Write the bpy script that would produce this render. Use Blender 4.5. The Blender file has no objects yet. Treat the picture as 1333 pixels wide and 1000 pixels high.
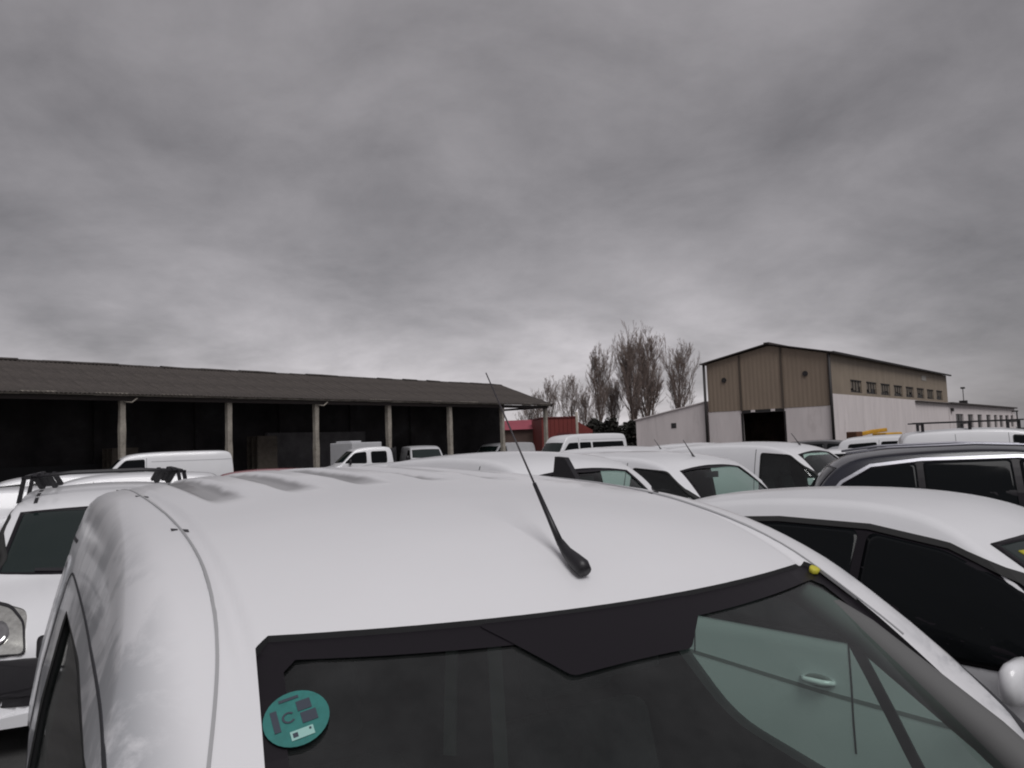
import bpy, bmesh, math, random
from mathutils import Vector, Matrix
from mathutils.bvhtree import BVHTree

# ------------------------------------------------------------------ camera, sky, sun, exposure
sc = bpy.context.scene
col = sc.collection
F, CX, CY = 1050.0, 666.5, 500.0
HC = 2.0
PITCH, ROLL = math.radians(4.25), math.atan(0.036)
fw = Vector((0, math.cos(PITCH), math.sin(PITCH)))
r0 = Vector((1, 0, 0)); u0 = Vector((0, -math.sin(PITCH), math.cos(PITCH)))
rt = r0 * math.cos(ROLL) - u0 * math.sin(ROLL)
up = r0 * math.sin(ROLL) + u0 * math.cos(ROLL)
cd = bpy.data.cameras.new('camera'); cam = bpy.data.objects.new('camera', cd); col.objects.link(cam)
cam.matrix_world = Matrix(((rt.x, up.x, -fw.x, 0), (rt.y, up.y, -fw.y, 0), (rt.z, up.z, -fw.z, HC), (0, 0, 0, 1)))
cd.sensor_width = 36; cd.lens = F / 1333 * 36; cd.clip_start = 0.05; cd.clip_end = 3000
cd.dof.use_dof = False
sc.camera = cam
sc.render.engine = 'CYCLES'
sc.view_settings.view_transform = 'Standard'; sc.view_settings.look = 'None'
sc.view_settings.exposure = 0.22; sc.view_settings.gamma = 1.0; sc.view_settings.use_curve_mapping = False
sc.cycles.filter_width = 2.0
sc.cycles.max_bounces = 8

SUN_EL, SUN_AZ = math.radians(54), math.radians(156)      # compass azimuth, clockwise from +Y
w = bpy.data.worlds.new('World'); sc.world = w; w.use_nodes = True
nt = w.node_tree; nt.nodes.clear()
def N(t, tree=None, **k):
    n = (tree or nt).nodes.new(t)
    for a, b in k.items(): setattr(n, a, b)
    return n
def L(a, b, tree=None): (tree or nt).links.new(a, b)
def M2(op, a, b=None, tree=None):
    n = N('ShaderNodeMath', tree, operation=op)
    for i, v in enumerate((a, b)):
        if v is None: continue
        if isinstance(v, (int, float)): n.inputs[i].default_value = v
        else: L(v, n.inputs[i], tree)
    return n.outputs[0]
wo = N('ShaderNodeOutputWorld'); bg = N('ShaderNodeBackground'); bg.inputs['Strength'].default_value = 0.1
sky = N('ShaderNodeTexSky', sky_type='NISHITA', sun_disc=False, sun_elevation=SUN_EL, sun_rotation=SUN_AZ)
tc = N('ShaderNodeTexCoord'); sp = N('ShaderNodeSeparateXYZ'); L(tc.outputs['Generated'], sp.inputs[0])
zc = M2('MAXIMUM', sp.outputs[2], 0.0)
den = M2('ADD', zc, 0.30)
cb = N('ShaderNodeCombineXYZ')
L(M2('DIVIDE', sp.outputs[0], den), cb.inputs[0]); L(M2('DIVIDE', sp.outputs[1], den), cb.inputs[1])
def noise(scale, detail, rough, off=(0, 0, 0), dist=0.0):
    mp = N('ShaderNodeMapping'); mp.inputs['Location'].default_value = off; L(cb.outputs[0], mp.inputs[0])
    n = N('ShaderNodeTexNoise'); n.inputs['Scale'].default_value = scale; n.inputs['Detail'].default_value = detail
    n.inputs['Roughness'].default_value = rough; n.inputs['Distortion'].default_value = dist
    L(mp.outputs[0], n.inputs['Vector']); return n.outputs['Fac']
def rng(v, a, b, c, d, smooth=True):
    n = N('ShaderNodeMapRange', interpolation_type='SMOOTHSTEP' if smooth else 'LINEAR')
    for i, x in enumerate((a, b, c, d)): n.inputs[i + 1].default_value = x
    L(v, n.inputs[0]); return n.outputs[0]
CLOUD_OFF = (3.1, 7.4, 0)
big = noise(0.75, 3, 0.5, CLOUD_OFF, 0.2)
mid = noise(2.4, 9, 0.58, (1.7, 4.2, 0), 0.25)
fine = noise(7.0, 7, 0.6, (9, 2, 0), 0.2)
fac = M2('ADD', M2('ADD', M2('MULTIPLY', M2('SUBTRACT', big, 0.5), 0.75), M2('MULTIPLY', M2('SUBTRACT', mid, 0.5), 0.95)),
         M2('MULTIPLY', M2('SUBTRACT', fine, 0.5), 0.28))
base = M2('MAXIMUM', M2('ADD', M2('MULTIPLY', fac, 1.35), 1.22), 0.62)
low = rng(sp.outputs[2], 0.0, 0.34, 1.0, 0.0)
streak = noise(0.8, 5, 0.55, (0.6, 2.1, 0), 0.3)
glow = M2('MULTIPLY', M2('MULTIPLY', low, low), rng(streak, 0.34, 0.60, 0.45, 1.0))
# the overcast is thicker towards the north-east (to the right)
azr = M2('MULTIPLY', rng(sp.outputs[0], 0.08, 0.60, 1.0, 0.0), rng(sp.outputs[0], -0.95, -0.25, 0.45, 1.0))
tot = M2('MULTIPLY', base, M2('ADD', M2('MULTIPLY', M2('MULTIPLY', glow, azr), 2.0), M2('ADD', M2('MULTIPLY', azr, 0.13), 0.84)))
vm = N('ShaderNodeVectorMath', operation='SCALE'); vm.inputs[0].default_value = (1.92, 1.82, 1.89)
L(tot, vm.inputs['Scale'])
mx = N('ShaderNodeMix', data_type='RGBA'); mx.inputs['Factor'].default_value = 0.96
L(sky.outputs[0], mx.inputs['A']); L(vm.outputs[0], mx.inputs['B'])
L(mx.outputs['Result'], bg.inputs[0]); L(bg.outputs[0], wo.inputs[0])

sd = bpy.data.lights.new('sun', 'SUN'); sd.energy = 1.5; sd.angle = math.radians(34); sd.color = (1.0, 0.985, 0.985)
so = bpy.data.objects.new('sun', sd); col.objects.link(so)
sdir = Vector((math.sin(SUN_AZ) * math.cos(SUN_EL), math.cos(SUN_AZ) * math.cos(SUN_EL), math.sin(SUN_EL)))
so.rotation_euler = sdir.to_track_quat('Z', 'Y').to_euler()
so.location = sdir * 50

# ------------------------------------------------------------------ helpers
def G(px, D, py=None):
    """ground point seen in picture column px at distance D along +Y"""
    v = 578.0 - (px - CX) * 0.036 if py is None else py
    d = fw + rt * ((px - CX) / F) + up * ((CY - v) / F)
    p = Vector((0, 0, HC)) + d * (D / d.y)
    return p
def mat(name, color, rough=0.6, metal=0.0, var=0.0, scale=4.0, bump=0.0, bscale=30.0, coat=0.0, spots=None, stretch=None, spec=0.5):
    m = bpy.data.materials.new(name); m.use_nodes = True; t = m.node_tree
    b = t.nodes['Principled BSDF']
    b.inputs['Base Color'].default_value = (*color, 1); b.inputs['Roughness'].default_value = rough
    b.inputs['Metallic'].default_value = metal; b.inputs['Coat Weight'].default_value = coat
    b.inputs['Coat Roughness'].default_value = 0.08; b.inputs['Specular IOR Level'].default_value = spec
    co = N('ShaderNodeTexCoord', t).outputs['Object']
    if stretch:
        mp = N('ShaderNodeMapping', t); mp.inputs['Scale'].default_value = stretch; L(co, mp.inputs[0], t); co = mp.outputs[0]
    cur = None
    if var > 0:
        n = N('ShaderNodeTexNoise', t); n.inputs['Scale'].default_value = scale; n.inputs['Detail'].default_value = 8
        n.inputs['Roughness'].default_value = 0.62; L(co, n.inputs['Vector'], t)
        r = N('ShaderNodeMapRange', t); L(n.outputs['Fac'], r.inputs[0], t)
        r.inputs[1].default_value = 0.3; r.inputs[2].default_value = 0.7; r.inputs[3].default_value = 1 - var; r.inputs[4].default_value = 1 + var
        v = N('ShaderNodeVectorMath', t, operation='SCALE'); v.inputs[0].default_value = color; L(r.outputs[0], v.inputs['Scale'], t)
        cur = v.outputs[0]
    if spots:
        (sc_, sz, amt, dcol) = spots
        n = N('ShaderNodeTexNoise', t); n.inputs['Scale'].default_value = sc_; n.inputs['Detail'].default_value = 10
        n.inputs['Roughness'].default_value = 0.7; n.inputs['Distortion'].default_value = 0.6; L(co, n.inputs['Vector'], t)
        r = N('ShaderNodeMapRange', t, interpolation_type='SMOOTHSTEP'); L(n.outputs['Fac'], r.inputs[0], t)
        r.inputs[1].default_value = sz; r.inputs[2].default_value = sz + 0.22; r.inputs[3].default_value = 0; r.inputs[4].default_value = amt
        x = N('ShaderNodeMix', t, data_type='RGBA'); L(r.outputs[0], x.inputs['Factor'], t)
        if cur: L(cur, x.inputs['A'], t)
        else: x.inputs['A'].default_value = (*color, 1)
        x.inputs['B'].default_value = (*dcol, 1); cur = x.outputs['Result']
    if cur: L(cur, b.inputs['Base Color'], t)
    if bump > 0:
        n = N('ShaderNodeTexNoise', t); n.inputs['Scale'].default_value = bscale; n.inputs['Detail'].default_value = 6; L(co, n.inputs['Vector'], t)
        bp = N('ShaderNodeBump', t); bp.inputs['Strength'].default_value = bump; bp.inputs['Distance'].default_value = 0.02
        L(n.outputs['Fac'], bp.inputs['Height'], t); L(bp.outputs[0], b.inputs['Normal'], t)
    return m
def glassmat(name, tint, gl=1.0, dust=None):
    m = bpy.data.materials.new(name); m.use_nodes = True; t = m.node_tree
    t.nodes.remove(t.nodes['Principled BSDF']); o = t.nodes['Material Output']
    tr = N('ShaderNodeBsdfTransparent', t); tr.inputs[0].default_value = (*tint, 1)
    g = N('ShaderNodeBsdfGlossy', t); g.inputs['Roughness'].default_value = 0.03; g.inputs[0].default_value = (1, 1, 1, 1)
    lw = N('ShaderNodeLayerWeight', t); lw.inputs[0].default_value = 0.5
    fr = N('ShaderNodeMath', t, operation='POWER'); L(lw.outputs['Facing'], fr.inputs[0], t); fr.inputs[1].default_value = 4.5
    fr = N('ShaderNodeMath', t, operation='MULTIPLY_ADD'); fr.inputs[1].default_value = 0.93; fr.inputs[2].default_value = 0.06
    L(t.nodes['Math'].outputs[0], fr.inputs[0], t)
    mx = N('ShaderNodeMixShader', t)
    L(M2('MULTIPLY', fr.outputs[0], gl, t), mx.inputs[0], t); L(tr.outputs[0], mx.inputs[1], t); L(g.outputs[0], mx.inputs[2], t); L(mx.outputs[0], o.inputs[0], t)
    if dust:
        df = N('ShaderNodeBsdfDiffuse', t); df.inputs[0].default_value = (.5, .52, .52, 1)
        n = N('ShaderNodeTexNoise', t); n.inputs['Scale'].default_value = 6; n.inputs['Detail'].default_value = 9; n.inputs['Roughness'].default_value = .7
        L(N('ShaderNodeTexCoord', t).outputs['Object'], n.inputs['Vector'], t)
        r = N('ShaderNodeMapRange', t); L(n.outputs['Fac'], r.inputs[0], t); r.inputs[1].default_value = .3; r.inputs[2].default_value = .75; r.inputs[3].default_value = dust[0]; r.inputs[4].default_value = dust[1]
        m2 = N('ShaderNodeMixShader', t); L(r.outputs[0], m2.inputs[0], t); L(mx.outputs[0], m2.inputs[1], t); L(df.outputs[0], m2.inputs[2], t); L(m2.outputs[0], o.inputs[0], t)
    return m
def tag(o, label=None, cat=None, group=None, kind=None):
    if label: o['label'] = label
    if cat: o['category'] = cat
    if group: o['group'] = group
    if kind: o['kind'] = kind
    return o
def empty(name, loc=(0, 0, 0), rz=0.0):
    o = bpy.data.objects.new(name, None); col.objects.link(o); o.location = loc; o.rotation_euler = (0, 0, rz); o.empty_display_size = 0.2
    return o
def mesh_obj(name, verts, faces, m, parent=None, smooth=False, mats=None, midx=None, loc=None):
    me = bpy.data.meshes.new(name); me.from_pydata([tuple(v) for v in verts], [], faces)
    for mm in (mats or [m]): me.materials.append(mm)
    if midx: me.polygons.foreach_set('material_index', midx)
    if smooth: me.shade_smooth()
    me.update()
    o = bpy.data.objects.new(name, me); col.objects.link(o); o.parent = parent
    if loc is not None: o.location = loc
    return o
class MB:
    def __init__(s): s.v = []; s.f = []
    def box(s, x0, x1, y0, y1, z0, z1):
        n = len(s.v)
        s.v += [(x0, y0, z0), (x1, y0, z0), (x1, y1, z0), (x0, y1, z0), (x0, y0, z1), (x1, y0, z1), (x1, y1, z1), (x0, y1, z1)]
        s.f += [tuple(n + i for i in q) for q in ((0, 3, 2, 1), (4, 5, 6, 7), (0, 1, 5, 4), (1, 2, 6, 5), (2, 3, 7, 6), (3, 0, 4, 7))]
        return s
    def bar(s, a, b, w, h, upv=(0, 0, 1)):
        a = Vector(a); b = Vector(b); d = (b - a).normalized(); sx = d.cross(Vector(upv))
        if sx.length < 1e-4: sx = d.cross(Vector((1, 0, 0)))
        sx.normalize(); sy = sx.cross(d).normalized(); n = len(s.v)
        for p in (a, b):
            for i, j in ((-1, -1), (1, -1), (1, 1), (-1, 1)): s.v.append(tuple(p + sx * (i * w / 2) + sy * (j * h / 2)))
        s.f += [tuple(n + i for i in q) for q in ((0, 1, 2, 3), (7, 6, 5, 4), (0, 4, 5, 1), (1, 5, 6, 2), (2, 6, 7, 3), (3, 7, 4, 0))]
        return s
    def tube(s, pts, rad, k=8, caps=True):
        pts = [Vector(p) for p in pts]; n0 = len(s.v)
        if isinstance(rad, (int, float)): rad = [rad] * len(pts)
        ref = Vector((0.3, 0.2, 1)).normalized()
        for i, p in enumerate(pts):
            d = (pts[min(i + 1, len(pts) - 1)] - pts[max(i - 1, 0)]).normalized()
            a = d.cross(ref)
            if a.length < 1e-3: a = d.cross(Vector((1, 0, 0)))
            a.normalize(); b = d.cross(a)
            for j in range(k):
                t = 2 * math.pi * j / k; s.v.append(tuple(p + (a * math.cos(t) + b * math.sin(t)) * rad[i]))
        for i in range(len(pts) - 1):
            for j in range(k):
                q = n0 + i * k; s.f.append((q + j, q + (j + 1) % k, q + k + (j + 1) % k, q + k + j))
        if caps:
            s.f.append(tuple(n0 + j for j in range(k))[::-1]); s.f.append(tuple(n0 + (len(pts) - 1) * k + j for j in range(k)))
        return s
    def lathe(s, prof, c, axis='x', k=24):
        """prof: (r, t) points about axis through c"""
        n0 = len(s.v)
        for r, t in prof:
            for j in range(k):
                a = 2 * math.pi * j / k; p = (t, r * math.cos(a), r * math.sin(a)) if axis == 'x' else (r * math.cos(a), r * math.sin(a), t)
                s.v.append((p[0] + c[0], p[1] + c[1], p[2] + c[2]))
        for i in range(len(prof) - 1):
            for j in range(k):
                q = n0 + i * k; s.f.append((q + j, q + (j + 1) % k, q + k + (j + 1) % k, q + k + j))
        s.f.append(tuple(n0 + j for j in range(k))[::-1]); s.f.append(tuple(n0 + (len(prof) - 1) * k + j for j in range(k)))
        return s
    def obj(s, name, m, parent=None, smooth=False, bevel=0.0, loc=None):
        o = mesh_obj(name, s.v, s.f, m, parent, smooth, loc=loc)
        if bevel > 0:
            b = o.modifiers.new('bevel', 'BEVEL'); b.width = bevel; b.segments = 2; b.limit_method = 'ANGLE'
        return o
def copy_tree(o, parent=None, depth=0):
    c = o.copy(); col.objects.link(c); c.parent = parent
    for ch in o.children: copy_tree(ch, c, depth + 1)
    return c

# ------------------------------------------------------------------ materials
WHITE = (0.77, 0.77, 0.79)
paint_white = mat('paint_white', WHITE, 0.28, var=0.02, scale=2.5, coat=0.5, spots=(3.0, 0.62, 0.25, (0.60, 0.60, 0.60)))
paint_dusty = mat('paint_dusty_white', (0.70, 0.70, 0.72), 0.38, var=0.03, scale=2.0, coat=0.3, spots=(5.0, 0.55, 0.3, (0.50, 0.50, 0.50)))
paint_old = mat('paint_grey_white', (0.55, 0.55, 0.57), 0.4, var=0.05, scale=3, coat=0.3)
paint_dark = mat('paint_dark_blue', (0.012, 0.013, 0.022), 0.25, coat=0.5, var=0.1)
paint_black = mat('paint_black', (0.02, 0.02, 0.022), 0.3, coat=0.6)
paint_red = mat('paint_red', (0.30, 0.015, 0.03), 0.3, coat=0.6)
paint_yellow = mat('paint_yellow', (0.55, 0.30, 0.03), 0.5, var=0.2, scale=6)
paint_silver = mat('paint_silver', (0.32, 0.33, 0.36), 0.3, metal=0.3, coat=0.6)
chrome = mat('chrome_trim', (0.52, 0.52, 0.56), 0.3, metal=0.6)
rail_metal = mat('rail_grey_metal', (0.35, 0.35, 0.39), 0.35, metal=0.8)
black_plastic = mat('black_plastic', (0.014, 0.013, 0.016), 0.45, var=0.1, scale=20)
rubber = mat('black_rubber', (0.02, 0.02, 0.02), 0.8)
frit = mat('black_frit', (0.012, 0.010, 0.013), 0.35, spec=0.2)
seam_m = mat('dark_seam', (0.03, 0.03, 0.035), 0.8)
interior_m = mat('interior_dark', (0.022, 0.022, 0.024), 0.85, var=0.2, scale=5)
headliner_m = mat('headliner_grey', (0.16, 0.16, 0.165), 0.9)
fabric_m = mat('seat_fabric', (0.03, 0.03, 0.033), 0.9, var=0.3, scale=30)
glass_dark = mat('tinted_glass', (0.006, 0.007, 0.008), 0.05, spec=0.12)
glass_green = mat('tinted_green_glass', (0.012, 0.020, 0.019), 0.06, spec=0.5)
glass_clear = glassmat('clear_green_glass', (0.72, 0.86, 0.80), 0.9)
glass_dusty = glassmat('dusty_green_glass', (0.72, 0.86, 0.80), 0.9, dust=(0.008, 0.045))
lamp_glass = glassmat('lamp_glass', (0.9, 0.92, 0.9), 1.0)
lamp_refl = mat('lamp_reflector', (0.75, 0.75, 0.7), 0.2, metal=0.9, var=0.25, scale=18)
tail_red = mat('tail_lamp_red', (0.35, 0.02, 0.02), 0.2, coat=0.5)
alloy = mat('wheel_alloy', (0.45, 0.45, 0.47), 0.4, metal=0.7)
asphalt = mat('asphalt', (0.055, 0.054, 0.053), 0.9, var=0.3, scale=1.5, bump=0.5, bscale=60, spots=(0.35, 0.55, 0.5, (0.03, 0.03, 0.03)))
concrete = mat('weathered_concrete', (0.33, 0.30, 0.26), 0.9, var=0.35, scale=2.5, bump=0.4, bscale=12, spots=(1.6, 0.5, 0.8, (0.09, 0.075, 0.06)))
roof_sheet_m = mat('fibre_cement_sheet', (0.062, 0.052, 0.047), 0.9, var=0.35, scale=0.9, spots=(2.2, 0.55, 0.5, (0.045, 0.04, 0.038)))
ridge_m = mat('ridge_cap', (0.05, 0.043, 0.04), 0.9, var=0.4, scale=2)
back_wall_m = mat('shade_dark_blockwork', (0.03, 0.027, 0.029), 0.95, var=0.7, scale=0.5, spots=(0.5, 0.55, 0.7, (0.08, 0.083, 0.09)))  # shade inside the shed is put into this dark wall colour
plaster_m = mat('grimy_plaster', (0.12, 0.115, 0.12), 0.9, var=0.3, scale=1.5)
white_wall = mat('whitewashed_wall', (0.73, 0.67, 0.665), 0.9, var=0.08, scale=0.8, spots=(0.9, 0.52, 0.45, (0.42, 0.37, 0.36)), stretch=(1, 1, .22), bump=.3, bscale=2)
clad_m = mat('brown_ribbed_cladding', (0.27, 0.21, 0.16), 0.7, var=0.08, scale=0.9, stretch=(1, 1, .3), spots=(0.35, 0.55, 0.3, (0.15, 0.12, 0.10)))
clad_side_m = mat('beige_ribbed_cladding', (0.29, 0.235, 0.18), 0.6, var=0.16, scale=0.9, stretch=(1, 1, .3), spots=(1.2, .55, .4, (.16, .12, .09)))
dark_metal = mat('dark_trim', (0.025, 0.022, 0.022), 0.6)
roof_dark = mat('dark_roof_edge', (0.06, 0.05, 0.048), 0.8)
inside_m = mat('hall_interior', (0.09, 0.06, 0.05), 0.95, var=0.6, scale=0.7)
pane_m = mat('grimy_pane', (0.10, 0.09, 0.08), 0.4, var=0.5, scale=1.2)
pane_dark = mat('dark_pane', (0.02, 0.02, 0.022), 0.2)
red_wall = mat('red_cladding', (0.16, 0.024, 0.020), 0.7, var=0.12, scale=0.6)
red_roof = mat('pinkish_red_roof', (0.30, 0.060, 0.085), 0.7, var=0.12, scale=0.6)
brown_wall = mat('brown_wall', (0.10, 0.065, 0.055), 0.9, var=0.25, scale=0.8)
bark = mat('bark', (0.13, 0.10, 0.09), 0.95, var=0.3, scale=2)
twig = mat('twig_bark', (0.21, 0.165, 0.145), 0.95, var=0.2, scale=1)
hedge_m = mat('dark_evergreen', (0.022, 0.022, 0.018), 0.9, var=0.4, scale=2)
sticker_teal = mat('sticker_teal', (0.02, 0.165, 0.15), 0.6, var=0.15, scale=60)
sticker_dark = mat('sticker_print', (0.035, 0.045, 0.065), 0.6)
sticker_white = mat('sticker_pale', (0.30, 0.52, 0.48), 0.6)
yellow_mark = mat('yellow_paint_mark', (0.55, 0.50, 0.05), 0.5)

# ------------------------------------------------------------------ ground
gm = MB(); S = 900
gm.v = [(-S, -120, 0), (S, -120, 0), (S, S, 0), (-S, S, 0)]; gm.f = [(0, 1, 2, 3)]
tag(gm.obj('ground', asphalt), 'grey asphalt yard under all the parked vans', kind='structure')

UA = math.atan2(0.775, 0.632)          # common axis of shed and hall
# ------------------------------------------------------------------ open shed (left)
def build_shed():
    A = (-19.6, 31.0, 0)
    sh = tag(empty('storage_shed', A, math.atan2(0.772, 0.636)), 'long open-fronted shed with dark sloping roof and concrete posts at left', 'shed')
    T0, T1, W, ZE, ZR = -16.0, 34.9, 4.56, 4.76, 6.42
    # back wall, floor plinth
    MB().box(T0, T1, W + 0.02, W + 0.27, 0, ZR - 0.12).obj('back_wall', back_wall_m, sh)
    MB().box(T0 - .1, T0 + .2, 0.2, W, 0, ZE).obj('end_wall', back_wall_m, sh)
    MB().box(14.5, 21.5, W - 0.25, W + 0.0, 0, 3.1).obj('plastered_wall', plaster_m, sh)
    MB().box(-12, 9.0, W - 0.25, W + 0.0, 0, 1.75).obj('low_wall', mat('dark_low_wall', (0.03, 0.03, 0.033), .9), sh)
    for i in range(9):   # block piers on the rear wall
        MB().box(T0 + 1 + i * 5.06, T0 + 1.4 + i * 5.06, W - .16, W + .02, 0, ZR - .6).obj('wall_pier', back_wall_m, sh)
    # posts
    rnd = random.Random(4)
    t = -0.45 - 5.06 * 3; k = 0
    src = None
    while t < T1 + 0.3:
        tt = min(t, T1 - 0.18)
        m = MB(); w = .12; segs = 9
        for i in range(segs + 1):
            z = ZE * i / segs - (0.10 if i == segs else 0)
            ww = w * (1 + rnd.uniform(-.09, .09)); m.v += [(-ww, -ww, z), (ww, -ww, z), (ww, ww, z), (-ww, ww, z)]
        for i in range(segs):
            for j in range(4): m.f.append((i * 4 + j, i * 4 + (j + 1) % 4, i * 4 + 4 + (j + 1) % 4, i * 4 + 4 + j))
        m.obj('post', concrete, sh, loc=(tt, 0.22, 0))
        # rafter from post to back wall
        MB().bar((tt, 0.1, ZE - .18), (tt, W, ZR - .30), 0.16, 0.22).obj('rafter', roof_dark, sh)
        t += 5.06; k += 1
    # eave beam: broken pale concrete edge
    m = MB(); t = T0
    while t < T1 - .1:
        ln = min(rnd.uniform(.5, 1.6), T1 - t); h = rnd.uniform(.05, .13)
        m.box(t, t + ln - .02, -0.17 - rnd.uniform(0, .03), 0.02, ZE - .10 - rnd.uniform(0, .03), ZE - .10 + h); t += ln
    tag(m.obj('eave_edging', concrete, sh), 'broken pale edge under the eave', kind='stuff')
    MB().box(T0, T1, 0.06, 0.34, ZE - .30, ZE - .12).obj('eave_beam', roof_dark, sh)
    # purlins
    for q in range(1, 5):
        y = W * q / 5; MB().box(T0, T1, y - .05, y + .05, ZE + (ZR - ZE) * q / 5 - .15, ZE + (ZR - ZE) * q / 5 - .05).obj('purlin', roof_dark, sh)
    # corrugated roof sheets: one shared mesh, three courses
    sw = 1.1; nx = 22; me = None
    slope = math.hypot(W + .3, ZR - ZE + .1)
    courses = 3; cl = slope / courses
    ang = math.atan2(ZR - ZE, W)
    v = []; f = []
    for j in range(2):
        for i in range(nx + 1):
            x = sw * 1.04 * i / nx
            v.append((x, (cl + .10) * j, 0.018 * math.cos(2 * math.pi * i / nx * 6 * 1.04)))
    for j in range(2):
        for i in range(nx + 1):
            x, y, z = v[j * (nx + 1) + i]; v.append((x, y, z - .006))
    n1 = nx + 1
    for i in range(nx):
        f.append((i, i + 1, n1 + i + 1, n1 + i)); f.append((2 * n1 + i, 3 * n1 + i, 3 * n1 + i + 1, 2 * n1 + i + 1))
        f.append((i, 2 * n1 + i, 2 * n1 + i + 1, i + 1)); f.append((n1 + i, n1 + i + 1, 3 * n1 + i + 1, 3 * n1 + i))
    me = bpy.data.meshes.new('roof_sheet'); me.from_pydata(v, [], f); me.materials.append(roof_sheet_m)
    cols = int((T1 - T0) / sw)
    for c in range(cols + 1):
        for r in range(courses):
            s = bpy.data.objects.new('roof_sheet', me); col.objects.link(s); s.parent = sh
            x = T1 - sw * (c + 1) + .06; y = -0.28 + (cl * r) * math.cos(ang); z = ZE - .02 + cl * r * math.sin(ang) + rnd.uniform(0, .004)
            s.location = (x, y, z - .02 + 0.0); s.rotation_euler = (ang + 0.006, 0, 0)
    # ridge caps
    cm = MB()
    for i in range(7):
        a = math.pi * i / 6
        for x in (0, 1.16): cm.v.append((x, -.20 * math.cos(a), .10 * math.sin(a)))
    for i in range(6): cm.f.append((2 * i, 2 * i + 1, 2 * i + 3, 2 * i + 2))
    capme = bpy.data.meshes.new('ridge_cap'); capme.from_pydata(cm.v, [], cm.f); capme.materials.append(ridge_m)
    for c in range(cols + 1):
        s = bpy.data.objects.new('ridge_cap', capme); col.objects.link(s); s.parent = sh
        s.location = (T1 - sw * (c + 1) + .05, W + .02, ZR + .03 + rnd.uniform(-.02, .03)); s.rotation_euler = (0, rnd.uniform(-.015, .03), 0)
    # verge board and dark gable truss at the open end
    MB().bar((T1 + .03, -.3, ZE - .12), (T1 + .03, W + .1, ZR - .02), .05, .22).obj('verge_board', roof_dark, sh)
    MB().box(T1 - .2, T1 - .05, .1, W, ZE - .28, ZE - .14).obj('tie_beam', roof_dark, sh)
    # small lamp brackets on posts
    for tt in (-0.45 + 5.06, -0.45 + 5.06 * 3):
        m = MB().tube([(tt, .05, ZE - .35), (tt + .28, -.12, ZE - .38), (tt + .5, -.15, ZE - .2)], .035, 8); m.obj('downpipe_bend', concrete, sh, True)
build_shed()
def shed_pt(t, w): return (-19.6 + .636 * t - .772 * w, 31 + .772 * t + .636 * w)
pal_m = mat('weathered_wood', (0.10, 0.085, 0.07), .9, var=.3, scale=4)
for i, (t, w_, n, lab) in enumerate(((5.9, 3.2, 17, 'tall stack of grey pallets in the gloom of the second shed bay'), (13.3, 3.0, 20, 'tallest stack of pallets, in the dark just left of the plastered wall'))):
    x, y = shed_pt(t, w_); r = tag(empty('pallet_stack', (x, y, 0), math.atan2(.772, .636)), lab, 'pallet stack')
    for k in range(n):
        m = MB(); z = k * .145
        for q in range(5): m.box(-.6, .6, -.5 + q * .225, -.4 + q * .225, z + .12, z + .14)
        for q in (-.5, -.05, .4): m.box(-.6, .6, q, q + .1, z, z + .12)
        m.obj('pallet', pal_m, r).rotation_euler = (0, 0, .02 * math.sin(k * 2.1))

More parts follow.
